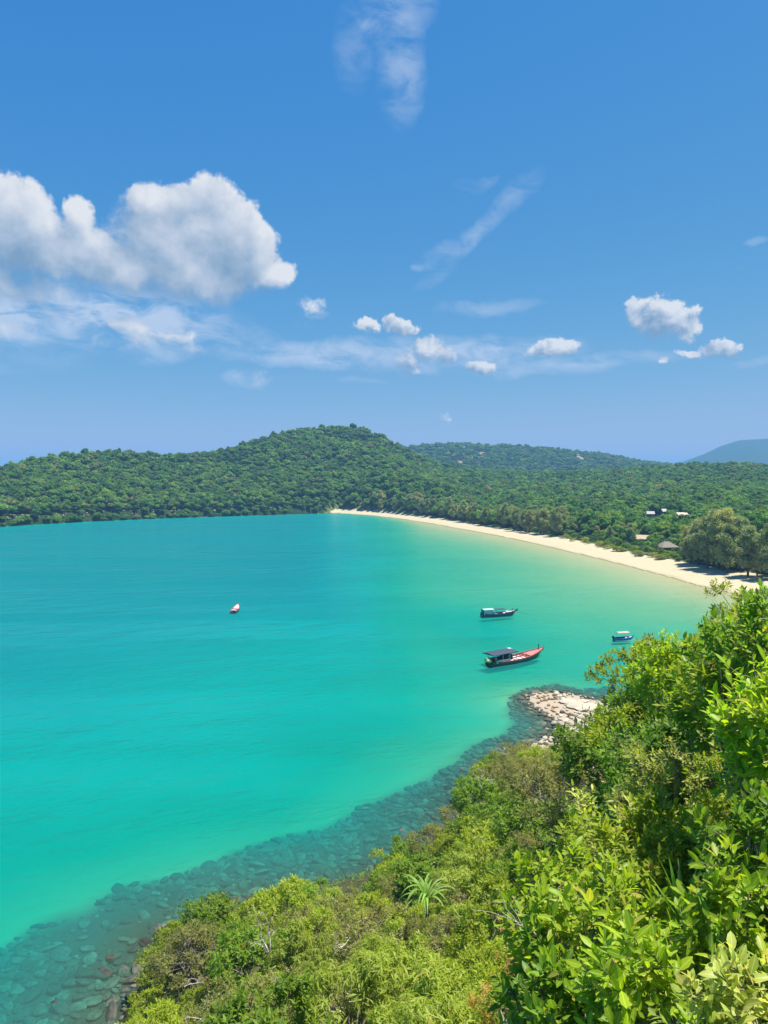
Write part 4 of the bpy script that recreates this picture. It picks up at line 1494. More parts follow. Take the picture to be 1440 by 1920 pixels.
def casuarina(seed, H=18.0, rx=4.2):
    """Feathery beach she-oak: billowing masses of fine needle sprays on an open trunk."""
    g = np.random.default_rng(seed)
    nl = 20
    C, rs = [], []
    for i in range(nl):
        q = .26 + .74 * (i + .5) / nl
        env = math.sin(min(1, (q - .12) / .5) * math.pi / 2) * (1 - .80 * max(0, (q - .55) / .45) ** 1.8)
        rr_ = rx * env * g.uniform(.35, .85)
        a = i * 2.4 + g.normal() * .5
        C.append((math.cos(a) * rr_, math.sin(a) * rr_, H * (q - .06) + g.normal() * .4))
        rs.append(g.uniform(1.1, 2.0) * (1.1 - .35 * q))
    C = np.array(C)
    Vs, Fs, off = [], [], 0
    n = 260
    iv, if_ = ico(1)
    for c, r_ in zip(C, rs):
        d = nrmz(rand_unit(g, n) + np.array((0, 0, .3)))
        p = c + d * r_ * g.uniform(.55, 1.15, (n, 1))
        dr = nrmz(d * .7 + g.normal(size=(n, 3)) * .5 + np.array((0, 0, .1)))
        sd_ = nrmz(np.cross(dr, d + g.normal(size=d.shape) * .4))
        L, w = g.uniform(.35, .85, (n, 1)), .12
        V = np.stack((p - sd_ * w, p + sd_ * w, p + dr * L + sd_ * w * .3, p + dr * L - sd_ * w * .3), 1).reshape(-1, 3)
        k = np.arange(n)[:, None] * 4
        Vs.append(V)
        Fs.append(np.concatenate((k + np.array((0, 1, 2)), k + np.array((0, 2, 3)))) + off)
        off += len(V)
        cv = iv * r_ * .62 * g.uniform(.8, 1.1, (len(iv), 1)) + c
        Vs.append(cv)
        Fs.append(if_ + off)
        off += len(cv)
    crown = mesh_np('crown', np.concatenate(Vs), np.concatenate(Fs), TL['needle'])
    b = MB()
    b.tube([(0, 0, -.5), (.15, .1, H * .3), (0, .1, H * .65), (0, 0, H * .9)], [.36, .27, .16, .04], 6)
    for c in C:
        b.tube([(.1, .1, c[2] * .82), (c * .5 + np.array((0, 0, c[2] * .42))), c], [.10, .07, .025], 4, False)
    me = bpy.data.meshes.new('trunk')
    me.from_pydata(b.v, [], b.f)
    me.materials.append(m_trunk)
    return crown, me


TP = [('dark', broad_tree(601, TL['dark'])), ('dark', broad_tree(602, TL['dark'], rz=3.8, rx=4.2)), ('mid', broad_tree(603, TL['mid'])), ('mid', broad_tree(604, TL['mid'], rx=5.0, nl=15)),
      ('mid', broad_tree(607, TL['mid'], rz=2.6, nl=11)), ('light', broad_tree(605, TL['light'])), ('light', broad_tree(608, TL['light'], rx=4.2)), ('olive', broad_tree(606, TL['olive'], cards=70, cs=.6))]
CP = [casuarina(s) for s in (621, 622, 623, 624)]
TREES = 'trees of the bay'


def tree(name, cm, loc, sc, rz, label, group, sz=None):
    r = ob(name, None, None, loc, rz)
    r.scale = (sc, sc, sz or sc)
    tag(r, label, 'tree', group)
    ob('crown', cm[0], r)
    ob('trunk', cm[1], r)
    return r


# buildings behind the beach: (u, v of the foot, wall height, width, depth, roof kind)
HUTS = [(1249, 1034, 2.2, 8.0, 6.0, 'hip', 'thatch', 'open hut with a grey hipped roof left of the tall beach trees', 0.3), (1206, 1018, 2.2, 6.0, 5.0, 'gable', 'tan', 'small hut with a tan roof among the bushes', -.4),
        (1280, 977, 3.0, 9.0, 6.0, 'gable', 'cream', 'long cream building with a beige roof at the forest edge', .2), (1246, 972, 2.6, 4.2, 4.0, 'gable', 'white', 'small white building left of the long cream one', .1),
        (1219, 974, 2.2, 4.6, 4.0, 'gable', 'white', 'low white-roofed hut farthest left in the clearing', -.2), (684, 957, 3.0, 8.0, 6.0, 'gable', 'white', 'tiny white hut at the far end of the beach', .2)]
m_wall_w = simple('white_wall', (.42, .39, .33), .8, .2, 1)
m_wall_c = simple('cream_wall', (.58, .48, .30), .8, .12, 1)
m_roof = {'thatch': simple('grey_thatch', (.20, .175, .14), .95, .25, 4, bmp=.5), 'tan': simple('tan_roof', (.42, .33, .22), .8, .2, 3), 'cream': simple('beige_roof', (.50, .44, .33), .7, .15, 2), 'white': simple('white_roof', (.32, .31, .28), .6, .2, 2)}
m_post = simple('timber_post', (.16, .11, .07), .8, .3, 4)
m_door = simple('dark_door', (.06, .05, .04), .6, .2, 4)
hut_px = []
for (u, v, wh, wx, wy, kind_r, rm, lab, rz) in HUTS:
    p = at(u, v, 3.0)
    z = float(ground_z(p[0], p[1])[0])
    for _ in range(4):
        p = at(u, v, z)
        z = float(ground_z(p[0], p[1])[0])
    hut_px.append((u, v, p[1], (wx * .6) / p[1] * F, (wh + 2.2) / p[1] * F))
    r = ob('hut' if wx < 8.5 else 'building', None, None, (p[0], p[1], z), rz)
    tag(r, lab, 'building', 'buildings behind the beach')
    x, y = wx / 2, wy / 2
    if kind_r == 'hip':
        for i, (sx_, sy_) in enumerate(((-1, -1), (1, -1), (1, 1), (-1, 1), (0, -1))):
            MB().tube([(sx_ * x * .85, sy_ * y * .85, -.3), (sx_ * x * .85, sy_ * y * .85, wh)], [.12, .12], 6).obj('post', m_post, r)
        MB().box((0, y * .3, wh * .45), (wx * .6, wy * .4, wh * .9)).obj('wall', m_wall_c, r)
        b = MB()
        e = [(-x - .4, -y - .4, wh - .1), (x + .4, -y - .4, wh - .1), (x + .4, y + .4, wh - .1), (-x - .4, y + .4, wh - .1), (-x * .3, 0, wh + 2.3), (x * .3, 0, wh + 2.3)]
        b.add(e, [(0, 1, 5, 4), (1, 2, 5), (2, 3, 4, 5), (3, 0, 4), (3, 2, 1, 0)])
        b.obj('roof', m_roof[rm], r)
    else:
        b = MB()
        b.add([(-x, -y, -.4), (x, -y, -.4), (x, y, -.4), (-x, y, -.4), (-x, -y, wh), (x, -y, wh), (x, y, wh), (-x, y, wh), (-x, 0, wh + 1.4), (x, 0, wh + 1.4)],
              [(0, 1, 5, 4), (1, 2, 6, 9, 5), (2, 3, 7, 6), (3, 0, 4, 8, 7), (3, 2, 1, 0)])
        b.obj('wall', m_wall_c if rm == 'cream' else m_wall_w, r)
        b = MB()
        for s_ in (-1, 1):
            b.add([(-x - .5, s_ * (y + .5), wh - .32), (x + .5, s_ * (y + .5), wh - .32), (x + .5, 0, wh + 1.52), (-x - .5, 0, wh + 1.52), (-x - .5, s_ * (y + .5), wh - .20), (x + .5, s_ * (y + .5), wh - .20), (x + .5, 0, wh + 1.66), (-x - .5, 0, wh + 1.66)],
                  [(0, 1, 2, 3), (7, 6, 5, 4), (0, 4, 5, 1), (1, 5, 6, 2), (3, 7, 4, 0)])
        b.obj('roof', m_roof[rm], r)
        MB().box((-x * .1, -y - .03, 1.0), (1.0, .1, 2.0)).obj('door', m_door, r)
        for wxp in (-.6, .5):
            MB().box((x * wxp, -y - .03, 1.5), (1.0, .08, .9)).obj('window', m_door, r)


def blocks_hut(u0, u1, v0, v1, y):
    for (hu, hv, hy, hw, hh_) in hut_px:
        if y < hy + 4 and u1 > hu - hw * .45 and u0 < hu + hw * .45 and v0 < hv - hh_ * .45 and v1 > hv - hh_ * .95:
            return True
    return False


g = np.random.default_rng(71)
cas = []
# the tall clump at the right end of the beach, then the row that thins out to the far end
for u in np.concatenate((np.arange(1285, 1475, 12.0), np.arange(1295, 1475, 19.0))):
    cas.append((u + g.normal() * 4, g.uniform(2, 26), g.uniform(.95, 1.28)))
for u in np.arange(690, 1060, 7.5):
    if g.random() < .85:
        cas.append((u + g.normal() * 3, g.uniform(1, 24) * (1.5 - (u - 690) / 700), g.uniform(.62, .98)))
for u in np.arange(1060, 1290, 20.0):
    if g.random() < .35:
        cas.append((u + g.normal() * 5, g.uniform(10, 40), g.uniform(.4, .6)))
taken = []
for i, (u, dyy, sc) in enumerate(cas):
    s_ = (u - 720) / F
    y = float(np.interp(s_, tlS, tlY)) + dyy
    x = s_ * y
    z = float(ground_z(x, y)[0])
    tu, tv = proj((x, y, z + 18 * sc))[0]
    if u > 1270:        # crowns of the clump top out where the photograph shows them
        want = float(np.interp(u, [1260, 1290, 1320, 1345, 1370, 1400, 1420, 1450], [1030, 990, 955, 945, 960, 965, 985, 985])) + g.uniform(-4, 26)
        sc = max(.5, min(1.5, sc * (proj((x, y, z))[0][1] - want) / max(20, proj((x, y, z))[0][1] - tv)))
        tu, tv = proj((x, y, z + 18 * sc))[0]
    if blocks_hut(u - 3.4 * sc / y * F, u + 3.4 * sc / y * F, tv, proj((x, y, z + 3))[0][1], y):
        continue
    taken.append((x, y, 2.6 * sc))
    szw = 'tall' if sc > 1.1 else ('short' if sc < .72 else 'middling')
    row = 'at the front' if dyy < 9 else ('in the second rank' if dyy < 18 else 'at the back')
    if u > 1270:
        part_ = 'left third' if u < 1335 else ('middle' if u < 1395 else 'right third')
        lab = f'{szw} feathery casuarina {row} of the beach-end clump, {part_}'
    elif u < 1060:
        part_ = 'farthest part' if u < 780 else ('far middle part' if u < 880 else ('near middle part' if u < 970 else 'nearest part'))
        lab = f'{szw} feathery casuarina {row} of the beach row, {part_}'
    else:
        lab = f'{szw} feathery casuarina {row} among bushes ' + ('left of the huts' if u < 1170 else 'by the huts')
    tree('casuarina_tree', CP[i % 4], (x, y, z), sc * g.uniform(1.0, 1.25), g.uniform(0, 6.28), lab, 'casuarinas along the beach', sz=sc)
print('casuarinas', len(taken))

# broad-leaved forest: jittered grid over the land in view
pts = []
sp = 6.2
X0, Y0 = np.meshgrid(np.arange(-760, 760, sp), np.arange(225, 1290, sp))
X0, Y0 = X0.ravel(), Y0.ravel()
X0 = X0 + g.uniform(-.45, .45, X0.shape) * sp
Y0 = Y0 + g.uniform(-.45, .45, Y0.shape) * sp
s_ = X0 / Y0
Yt_, Yr_ = np.interp(s_, tlS, tlY), np.interp(s_, crS, crY)
k = (np.abs(s_) < .60) & (Y0 > Yt_ + np.where(s_ > -.07, 5, 1)) & (Y0 < Yr_ + 70)
X0, Y0, s_, Yt_ = X0[k], Y0[k], s_[k], Yt_[k]
Z0 = ground_z(X0, Y0)
back_ = Y0 - Yt_
hsz = g.uniform(.62, 1.12, len(X0)) * np.where((s_ > .2) & (back_ < 70), np.interp(back_, [0, 25, 70], [.32, .5, .95]), 1.0)
hsz = hsz * np.where((s_ < -.05) & (back_ < 40), np.interp(back_, [0, 25], [.68, 1]), 1)
hsz *= np.where(g.random(len(X0)) < .035, 1.12, 1.0)
patch = fbm(X0, Y0, 70, 3, 77)
big = np.argsort(-hsz * 10 / Y0)
kinds_w = np.array([[.22, .16, .2, .16, .12, .05, .04, .05], [.05, .05, .2, .2, .15, .15, .15, .05]])
stuff = []
tk = np.array([(a, b, c) for a, b, c in taken])
cand_t = []
for i in big:
    x, y, z, h = X0[i], Y0[i], Z0[i], hsz[i]
    if len(tk) and (np.hypot(tk[:, 0] - x, tk[:, 1] - y) < tk[:, 2] * .8 + 1.2).any():
        continue
    u, tv = proj((x, y, z + 10 * h))[0]
    bv = proj((x, y, z))[0][1]
    if blocks_hut(u - 4.2 * h / y * F, u + 4.2 * h / y * F, tv, bv, y):
        continue
    light = np.clip((patch[i] - .4) * 3 + (s_[i] > .15) * .35 * (y < 600), 0, 1)
    w = kinds_w[0] * (1 - light) + kinds_w[1] * light
    t = int(g.choice(8, p=w / w.sum()))
    cand_t.append([y, x, z, h, t, u, tv, bv, back_[i], 0])
cand_t.sort()
seen_t = np.zeros((400, 480), bool)
cas_rect = sorted((b, *proj((a, b, 4.0))[0], c / b * F) for a, b, c in taken)
ci = 0
for c in cand_t:
    y, x, z, h, t, u, tv, bv = c[:8]
    while ci < len(cas_rect) and cas_rect[ci][0] < y:
        _, cu_, cv_, cr_ = cas_rect[ci]
        seen_t[int(max(0, (cv_ - cr_ * 5) / 4.8)):int(cv_ / 4.8) + 1, int(max(0, (cu_ - cr_) / 3)):int(max(0, (cu_ + cr_) / 3)) + 1] = True
        ci += 1
    rp_ = 4.2 * h / y * F
    a0, a1, b0, b1 = int(max(0, (u - rp_) / 3)), int(max(0, (u + rp_) / 3)) + 1, int(tv / 4.8), int((tv + (bv - tv) * .75) / 4.8) + 1
    blk = seen_t[b0:b1, a0:a1]
    if blk.size and 0 < u < 1440:
        c[9] = (~blk).mean() * rp_ * rp_ * ((~blk).mean() > .2)
    seen_t[b0:b1, a0:a1] = True
show = set(id(c) for c in sorted(cand_t, key=lambda c: -c[9])[:235])
TREE_AT = [((1040, 1000), 'behind the middle of the beach'), ((1110, 1010), 'at the beach edge left of the huts'), ((1180, 1010), 'beside the tan-roofed hut'), ((1150, 975), 'left of the white-roofed huts'), ((1250, 1000), 'between the grey-roofed hut and the white buildings'),
           ((1230, 945), 'just behind the white buildings'), ((1310, 940), 'behind the long cream building'), ((1380, 930), 'above the tall casuarina clump'), ((1430, 960), 'at the right edge behind the casuarinas'), ((1425, 890), 'on the right skyline'), ((1330, 895), 'in the forest below the blue hill'),
           ((1200, 900), 'in the forest right of the bare scar'), ((1080, 930), 'in the forest behind the middle of the beach'), ((960, 950), 'behind the casuarina row'), ((860, 940), 'behind the far half of the beach'), ((700, 940), 'at the far end of the beach'), ((560, 940), 'on the shore left of the far beach end'),
           ((420, 945), 'low on the middle of the left hill shore'), ((250, 950), 'low on the left hill shore'), ((80, 955), 'at the left edge above the far shore'), ((1010, 970), 'just behind the last casuarinas of the row')]
for c in cand_t:
    y, x, z, h, t, u, tv, bv, bk, _ = c
    if id(c) in show:
        word = {'dark': 'dark green', 'mid': 'mid-green', 'light': 'bright yellow-green', 'olive': 'olive'}[TP[t][0]]
        mv = (tv + bv) / 2
        wh = min(TREE_AT, key=lambda q: (q[0][0] - u) ** 2 + (1.6 * (q[0][1] - mv)) ** 2)[1]
        szw = 'low' if h < .6 else ('tall' if h > 1.12 else 'broad')
        tree('broadleaf_tree', TP[t][1], (x, y, z - .4), h, g.uniform(0, 6.28), f'{szw} {word} tree {wh}', 'broad-leaved trees around the bay', sz=h * g.uniform(.85, 1.2))
    else:
        stuff.append((x, y, z - .4, t, h))
n_ind = len(show)
# second ridge, farther and coarser
X1, Y1 = np.meshgrid(np.arange(-200, 1100, 11.0), np.arange(1450, 2080, 13.0))
X1, Y1 = X1.ravel() + g.uniform(-5, 5, X1.size), Y1.ravel() + g.uniform(-5, 5, X1.size)
Z1 = ground_z(X1, Y1)
p1 = proj(np.stack((X1, Y1, Z1 + 8), 1))
kk = (p1[:, 0] > 690) & (p1[:, 0] < 1480) & (p1[:, 1] < 892)
for (u, v, yy_, rx, rz_) in scar_pos:
    c = aty(u, v, yy_)
    kk &= ~(((X1 - c[0]) / rx) ** 2 + ((Z1 - c[2]) / rz_) ** 2 < .8)
for x, y, z in zip(X1[kk], Y1[kk], Z1[kk]):
    stuff.append((x, y, z - .5, int(g.choice(8, p=kinds_w[0])), g.uniform(.8, 1.5)))
stuff = np.array(stuff)
print('forest', len(stuff), 'individual', n_ind)
me = bpy.data.meshes.new('forest')
me.vertices.add(len(stuff))
me.vertices.foreach_set('co', stuff[:, :3].astype(np.float32).ravel())
a = me.attributes.new('kind_index', 'INT', 'POINT')
a.data.foreach_set('value', stuff[:, 3].astype(np.int32))
a = me.attributes.new('turn', 'FLOAT_VECTOR', 'POINT')
tv_ = np.zeros((len(stuff), 3), np.float32)
tv_[:, 2] = g.uniform(0, 6.28, len(stuff))
tv_[:, :2] = g.normal(size=(len(stuff), 2)) * .12
a.data.foreach_set('vector', tv_.ravel())
a = me.attributes.new('size', 'FLOAT_VECTOR', 'POINT')
sv = np.repeat(stuff[:, 4:5], 3, 1).astype(np.float32)
sv[:, 2] *= g.uniform(.75, 1.2, len(stuff))
sv[:, 0] *= g.uniform(.75, 1.35, len(stuff))
sv[:, 1] *= g.uniform(.75, 1.35, len(stuff))
a.data.foreach_set('vector', sv.ravel())
forest = ob('forest', me)
tag(forest, 'dense green forest covering the hill and the plain behind the beach', 'forest', kind='stuff')
protos = []
for t in range(8):
    protos.append(next((o for o in bpy.data.objects if o.data == TP[t][1][0]), None))
ng = bpy.data.node_groups.new('forest', 'GeometryNodeTree')
ng.interface.new_socket('Geometry', in_out='INPUT', socket_type='NodeSocketGeometry')
ng.interface.new_socket('Geometry', in_out='OUTPUT', socket_type='NodeSocketGeometry')
gi, go = ng.nodes.new('NodeGroupInput'), ng.nodes.new('NodeGroupOutput')
jn = ng.nodes.new('GeometryNodeJoinGeometry')
for t in range(7, -1, -1):
    if protos[t] is None:
        continue
    oi = ng.nodes.new('GeometryNodeObjectInfo')
    oi.transform_space = 'ORIGINAL'
    oi.inputs['Object'].default_value = protos[t]
    oi.inputs['As Instance'].default_value = True
    ng.links.new(oi.outputs['Geometry'], jn.inputs[0])
ip = ng.nodes.new('GeometryNodeInstanceOnPoints')
ip.inputs['Pick Instance'].default_value = True


def named(nm, ty):
    n = ng.nodes.new('GeometryNodeInputNamedAttribute')
    n.data_type = ty
    n.inputs['Name'].default_value = nm
    return n.outputs['Attribute']


ng.links.new(gi.outputs[0], ip.inputs['Points'])
ng.links.new(jn.outputs[0], ip.inputs['Instance'])
ng.links.new(named('kind_index', 'INT'), ip.inputs['Instance Index'])
ng.links.new(named('turn', 'FLOAT_VECTOR'), ip.inputs['Rotation'])
ng.links.new(named('size', 'FLOAT_VECTOR'), ip.inputs['Scale'])
ng.links.new(ip.outputs[0], go.inputs[0])
md = forest.modifiers.new('forest', 'NODES')
md.node_group = ng

# low bright bushes on the dune strip before the huts
DUNE_AT = [(1040, 'at its far end'), (1080, 'beside the nearest casuarinas of the row'), (1120, 'midway to the huts'), (1160, 'just left of the tan-roofed hut'), (1205, 'in front of the tan-roofed hut'), (1245, 'in front of the grey-roofed hut'), (1272, 'at the foot of the tall clump')]
for i in range(46):
    u = g.uniform(1030, 1275)
    y = float(np.interp((u - 720) / F, tlS, tlY)) + g.uniform(-1, 22)
    x = (u - 720) / F * y
    z = float(ground_z(x, y)[0])
    k = g.uniform(.7, 1.5)
    if blocks_hut(u - 1.5 * k / y * F, u + 1.5 * k / y * F, proj((x, y, z + 2.4 * k))[0][1], proj((x, y, z))[0][1], y):
        k = .5
    kd = ['yellow', 'green', 'olive'][int(g.integers(3))]
    plant(kd, i, (x, y, z - .3 * k), k, g.uniform(0, 6), f"{'large' if k > 1.1 else 'low'} {KIND[kd][0]} bush on the dune strip, {min(DUNE_AT, key=lambda q: abs(q[0] - u))[1]}", 'low bushes on the dune strip', 'shrub', 'dune_bush', sz=k * .8)

# rocks along the far left shore
g = np.random.default_rng(81)
VV, FF, off = [], [], 0
for i in range(420):
    u = g.uniform(-60, 640) if g.random() < .7 else g.uniform(-60, 300)
    s0 = (u - 720) / F
    y = float(np.interp(s0, shS, shY)) + g.uniform(-2.5, 9)
    x = s0 * y
    z = max(float(ground_z(x, y)[0]), -.3)
    k = g.uniform(.25, .85)
    V, Fc = ST[i % 6]
    VV.append(V * np.array((k * 1.5, k, k)) + np.array((x, y, z + .1)))
    FF.append(Fc + off)
    off += len(V)
o = ob('shore_rocks', mesh_np('shore_rocks', np.concatenate(VV), np.concatenate(FF), m_rock))
tag(o, 'line of small brown rocks along the foot of the left hill', 'rocks', kind='stuff')


# ------------------------------------------------------------------ boats
def paint(name, col, rough=.45):
    return simple(name, col, rough, .18, 2.5, .4)


m_hull_dk = paint('dark_hull_paint', (.055, .055, .065))
m_hull_bl = paint('navy_hull_paint', (.05, .075, .13))
m_red = paint('faded_red_deck', (.44, .17, .135), .7)
m_pink = paint('pale_pink_paint', (.72, .55, .52), .6)
m_white = paint('white_boat_paint', (.75, .74, .70), .5)
m_tarp = paint('dark_tarpaulin', (.035, .05, .07), .6)
m_yel = paint('pale_yellow_float', (.72, .66, .30), .6)
m_mint = paint('pale_mint_roof', (.38, .50, .46), .5)
m_blue = paint('blue_boat_paint', (.03, .16, .42), .35)
m_beige = paint('beige_canopy', (.40, .32, .25), .7)
m_black = paint('black_fitting', (.02, .02, .022), .5)
m_redd = paint('dark_red_trim', (.30, .06, .06), .6)
m_net = paint('pale_net', (.50, .62, .60), .9)


class Hull:
    def __init__(self, L, B, free, bow, stern, draft=.45):
        self.L, self.B, self.free, self.bow, self.stern, self.draft = L, B, free, bow, stern, draft

    def half(self, t):
        return self.B / 2 * (np.interp(t, [0, .12, .35, .6, .8, .93, 1.0], [.66, .84, 1, .95, .66, .30, .03]))

    def sheer(self, t):
        return self.free + self.bow * np.clip((t - .4) / .6, 0, 1) ** 2 + self.stern * np.clip((.3 - t) / .3, 0, 1) ** 2

    def x(self, t, up=1.0):
        return (t - .5) * self.L - (1 - up) * self.L * .10 * np.clip((t - .75) / .25, 0, 1)

    def build(self, root, mat_h, mat_rim, mat_deck, mat_in, deck_drop=.38, rim=.12):
        ts = np.linspace(0, 1, 25)
        b = MB()
        V, m = [], 7
        for t in ts:
            h, sz = self.half(t), self.sheer(t)
            kz = -self.draft + (sz * .55 + self.draft) * np.clip((t - .8) / .2, 0, 1) ** 2.2
            for q, zz in ((1, sz), (.95, kz + (sz - kz) * .55), (.72, kz + (sz - kz) * .22), (0, kz), (-.72, kz + (sz - kz) * .22), (-.95, kz + (sz - kz) * .55), (-1, sz)):
                V.append((self.x(t, (zz - kz) / (sz - kz + 1e-6)), q * h, zz))
        Fc = [(i * m + j, i * m + j + 1, (i + 1) * m + j + 1, (i + 1) * m + j) for i in range(len(ts) - 1) for j in range(m - 1)]
        b.add(V, Fc)
        b.f.append(tuple(range(m)))
        hull = b.obj('hull', mat_h, root, True)
        # gunwale: a rim with a top, an outer lip and an inner face
        b = MB()
        for s in (-1, 1):
            V = []
            for t in ts:
                h, sz, x = self.half(t), self.sheer(t), self.x(t)
                hi = max(h - rim, .005)
                V += [(x, s * (h + .035), sz - .12), (x, s * (h + .035), sz + .05), (x, s * hi, sz + .05), (x, s * hi, sz - deck_drop)]
            Fc = [(i * 4 + j, i * 4 + j + 1, i * 4 + j + 5, i * 4 + j + 4) for i in range(len(ts) - 1) for j in range(3)]
            b.add(V, Fc)
        b.obj('gunwale', mat_rim, hull)
        V = []
        for t in ts:
            hi = max(self.half(t) - rim * .9, .005)
            z = self.sheer(t) - deck_drop * np.interp(t, [0, .55, .7, 1], [1, 1, .35, .2])
            V += [(self.x(t), hi, z), (self.x(t), -hi, z)]
        n0 = 15
        MB().add(V[:2 * n0], [(i * 2, i * 2 + 1, i * 2 + 3, i * 2 + 2) for i in range(n0 - 1)]).obj('deck', mat_in, root)
        MB().add(V[2 * (n0 - 1):], [(i * 2, i * 2 + 1, i * 2 + 3, i * 2 + 2) for i in range(len(ts) - n0)]).obj('foredeck', mat_deck, root)
        MB().tube([(self.x(1) - .25, 0, self.sheer(1) - .5), (self.x(1) + .05, 0, self.sheer(1) + .22)], [.09, .07], 6).obj('stem_post', mat_rim, hull)
        return hull


def boat_root(name, label, stern_px, bow_px, extra, group=True):
    a, b = at(*stern_px), at(*bow_px)
    d = b - a
    L = float(np.hypot(d[0], d[1])) + extra
    hd = math.atan2(d[1], d[0])
    c = a + d / np.linalg.norm(d) * L / 2
    r = ob(name, None, None, (c[0], c[1], 0), hd)
    tag(r, label, 'boat', 'boats moored in the bay')
    return r, L


# the big fishing boat with the red foredeck
r, L = boat_root('fishing_boat', 'dark wooden fishing boat with red deck and black-roofed stern cabin', (917, 1249), (1008, 1231), 1.8)
H = Hull(L, L * .23, .72, 1.0, .32)
H.build(r, m_hull_dk, m_redd, m_red, m_pink)
zc = H.free + .05
for t in (.05, .16, .27, .38):
    for s in (-1, 1):
        MB().tube([(H.x(t), s * H.half(t) * .86, zc - .3), (H.x(t), s * H.half(t) * .86, zc + 1.45)], [.05, .05], 6).obj('cabin_post', m_white, r)
b = MB()
x0, x1, hw = H.x(.0) - .3, H.x(.40) + .2, H.B * .47
b.add([(x0, -hw, zc + 1.42), (x1, -hw, zc + 1.42), (x1, hw, zc + 1.42), (x0, hw, zc + 1.42), (x0, -hw, zc + 1.52), (x1, -hw, zc + 1.55), (x1, hw, zc + 1.55), (x0, hw, zc + 1.52), (x0, 0, zc + 1.72), (x1 - .3, 0, zc + 1.80)],
      [(3, 2, 1, 0), (0, 1, 5, 4), (2, 3, 7, 6), (4, 5, 9, 8), (6, 7, 8, 9), (1, 2, 6, 9, 5), (3, 0, 4, 8, 7)])
b.obj('cabin_roof', m_tarp, r)
for s in (-1, 1):
    MB().box((H.x(.17), s * H.half(.2) * .84, zc + .12), (L * .24, .06, .5)).obj('cabin_rail', m_white if s < 0 else m_hull_dk, r)
MB().box((H.x(.30), 0, zc + .45), (L * .10, H.B * .55, 1.0)).obj('engine_box', m_tarp, r)
MB().box((H.x(.08), 0, zc + .2), (L * .08, H.B * .5, .7)).obj('stern_locker', m_hull_dk, r)
for k, (t, dxx, dz_, w) in enumerate(((.0, -.35, .35, .5), (.0, -.25, .7, .42), (.01, -.5, .15, .4))):
    V, Fc = ico(1)
    b = MB().add(V * np.array((w, w * 1.3, w * .7)) + np.array((H.x(t) + dxx, -.35 + .4 * k, zc + dz_)), Fc)
    b.obj('float', m_yel, r, True)
MB().box((H.x(.50), -H.B * .17, H.sheer(.5) - .22), (L * .17, .9, .22)).obj('hatch_cover', m_white, r)
MB().box((H.x(.50), H.B * .20, H.sheer(.5) - .20), (L * .2, .5, .2)).obj('hatch_cover', m_white, r)
for t in (.45, .53, .60, .66):
    MB().box((H.x(t), 0, H.sheer(t) - .08), (.16, H.half(t) * 1.75, .12)).obj('thwart', m_redd, r)
MB().tube([(H.x(.44), 0, H.sheer(.55) - .06), (H.x(.68), 0, H.sheer(.66) + .02)], [.08, .08], 6).obj('spar', m_redd, r)
for s, dxx in ((1, 0), (1, .35), (-1, .2)):
    MB().tube([(H.x(.36) + dxx, s * .5, zc + .6), (H.x(.32) + dxx, s * .55 + .2, zc + 1.9 + dxx)], [.03, .02], 5).obj('pole', m_net, r)
b = MB()
V, Fc = ico(2)
b.add((V + np.random.default_rng(3).normal(size=V.shape) * .12) * np.array((.75, .65, .5)) + np.array((H.x(.39), .55, zc + 1.35)), Fc)
b.obj('net_bundle', m_net, r)
MB().tube([(H.x(.90), 0, H.sheer(.9) - .2), (H.x(.895), 0, H.sheer(.9) + 1.1)], [.09, .07], 6).obj('bow_post', m_black, r)

# the second fishing boat, farther out
r, L = boat_root('fishing_boat', 'navy-hulled wooden fishing boat with a white stern roof and dark tarpaulin awning', (903, 1157), (964, 1153), 1.0)
H = Hull(L, L * .24, .75, .75, .25)
H.build(r, m_hull_bl, m_hull_bl, m_pink, m_white)
zc = H.free
b = MB()
x0, x1, hw = H.x(.02), H.x(.30), H.B * .42
b.add([(x0, -hw, zc + 1.05), (x1, -hw, zc + 1.05), (x1, hw, zc + 1.05), (x0, hw, zc + 1.05), (x0, -hw, zc + 1.18), (x1, -hw, zc + 1.18), (x1, hw, zc + 1.18), (x0, hw, zc + 1.18), (x0, 0, zc + 1.35), (x1, 0, zc + 1.35)],
      [(3, 2, 1, 0), (0, 1, 5, 4), (2, 3, 7, 6), (4, 5, 9, 8), (6, 7, 8, 9), (1, 2, 6, 9, 5), (3, 0, 4, 8, 7)])
b.obj('cabin_roof', m_mint, r)
for s in (-1, 1):
    MB().box((H.x(.15), s * H.half(.15) * .84, zc + .45), (L * .24, .06, 1.1)).obj('cabin_wall', m_net, r)
    for t in (.33, .60):
        MB().tube([(H.x(t), s * H.half(t) * .8, zc - .2), (H.x(t), s * H.half(t) * .8, zc + 1.0)], [.04, .04], 5).obj('awning_post', m_white, r)
MB().box((H.x(.47), 0, zc + 1.05), (L * .34, H.B * .7, .07)).obj('awning', m_tarp, r)
for k, (t, yy_, sx_, hh_) in enumerate(((.36, -.5, .7, .35), (.44, .3, .8, .5), (.50, -.4, .6, .4), (.57, .1, .7, .45))):
    MB().box((H.x(t), yy_, zc + .05), (sx_, .6, hh_), Matrix.Rotation(.3 * k, 3, 'Z')).obj('crate', (m_white, m_net, m_hull_dk, m_white)[k], r)
MB().box((H.x(.72), 0, H.sheer(.72) + .02), (1.0, .8, .25)).obj('hatch_cover', m_white, r)
MB().tube([(H.x(.85), 0, H.sheer(.85) - .2), (H.x(.85), 0, H.sheer(.85) + .7)], [.08, .07], 6).obj('bow_post', m_black, r)
MB().tube([(H.x(.99), 0, H.sheer(1) - .1), (H.x(1) + 1.6, 0, .35), (H.x(1) + 3.0, 0, -.3)], [.02, .02, .02], 4, False).obj('mooring_rope', m_black, r)

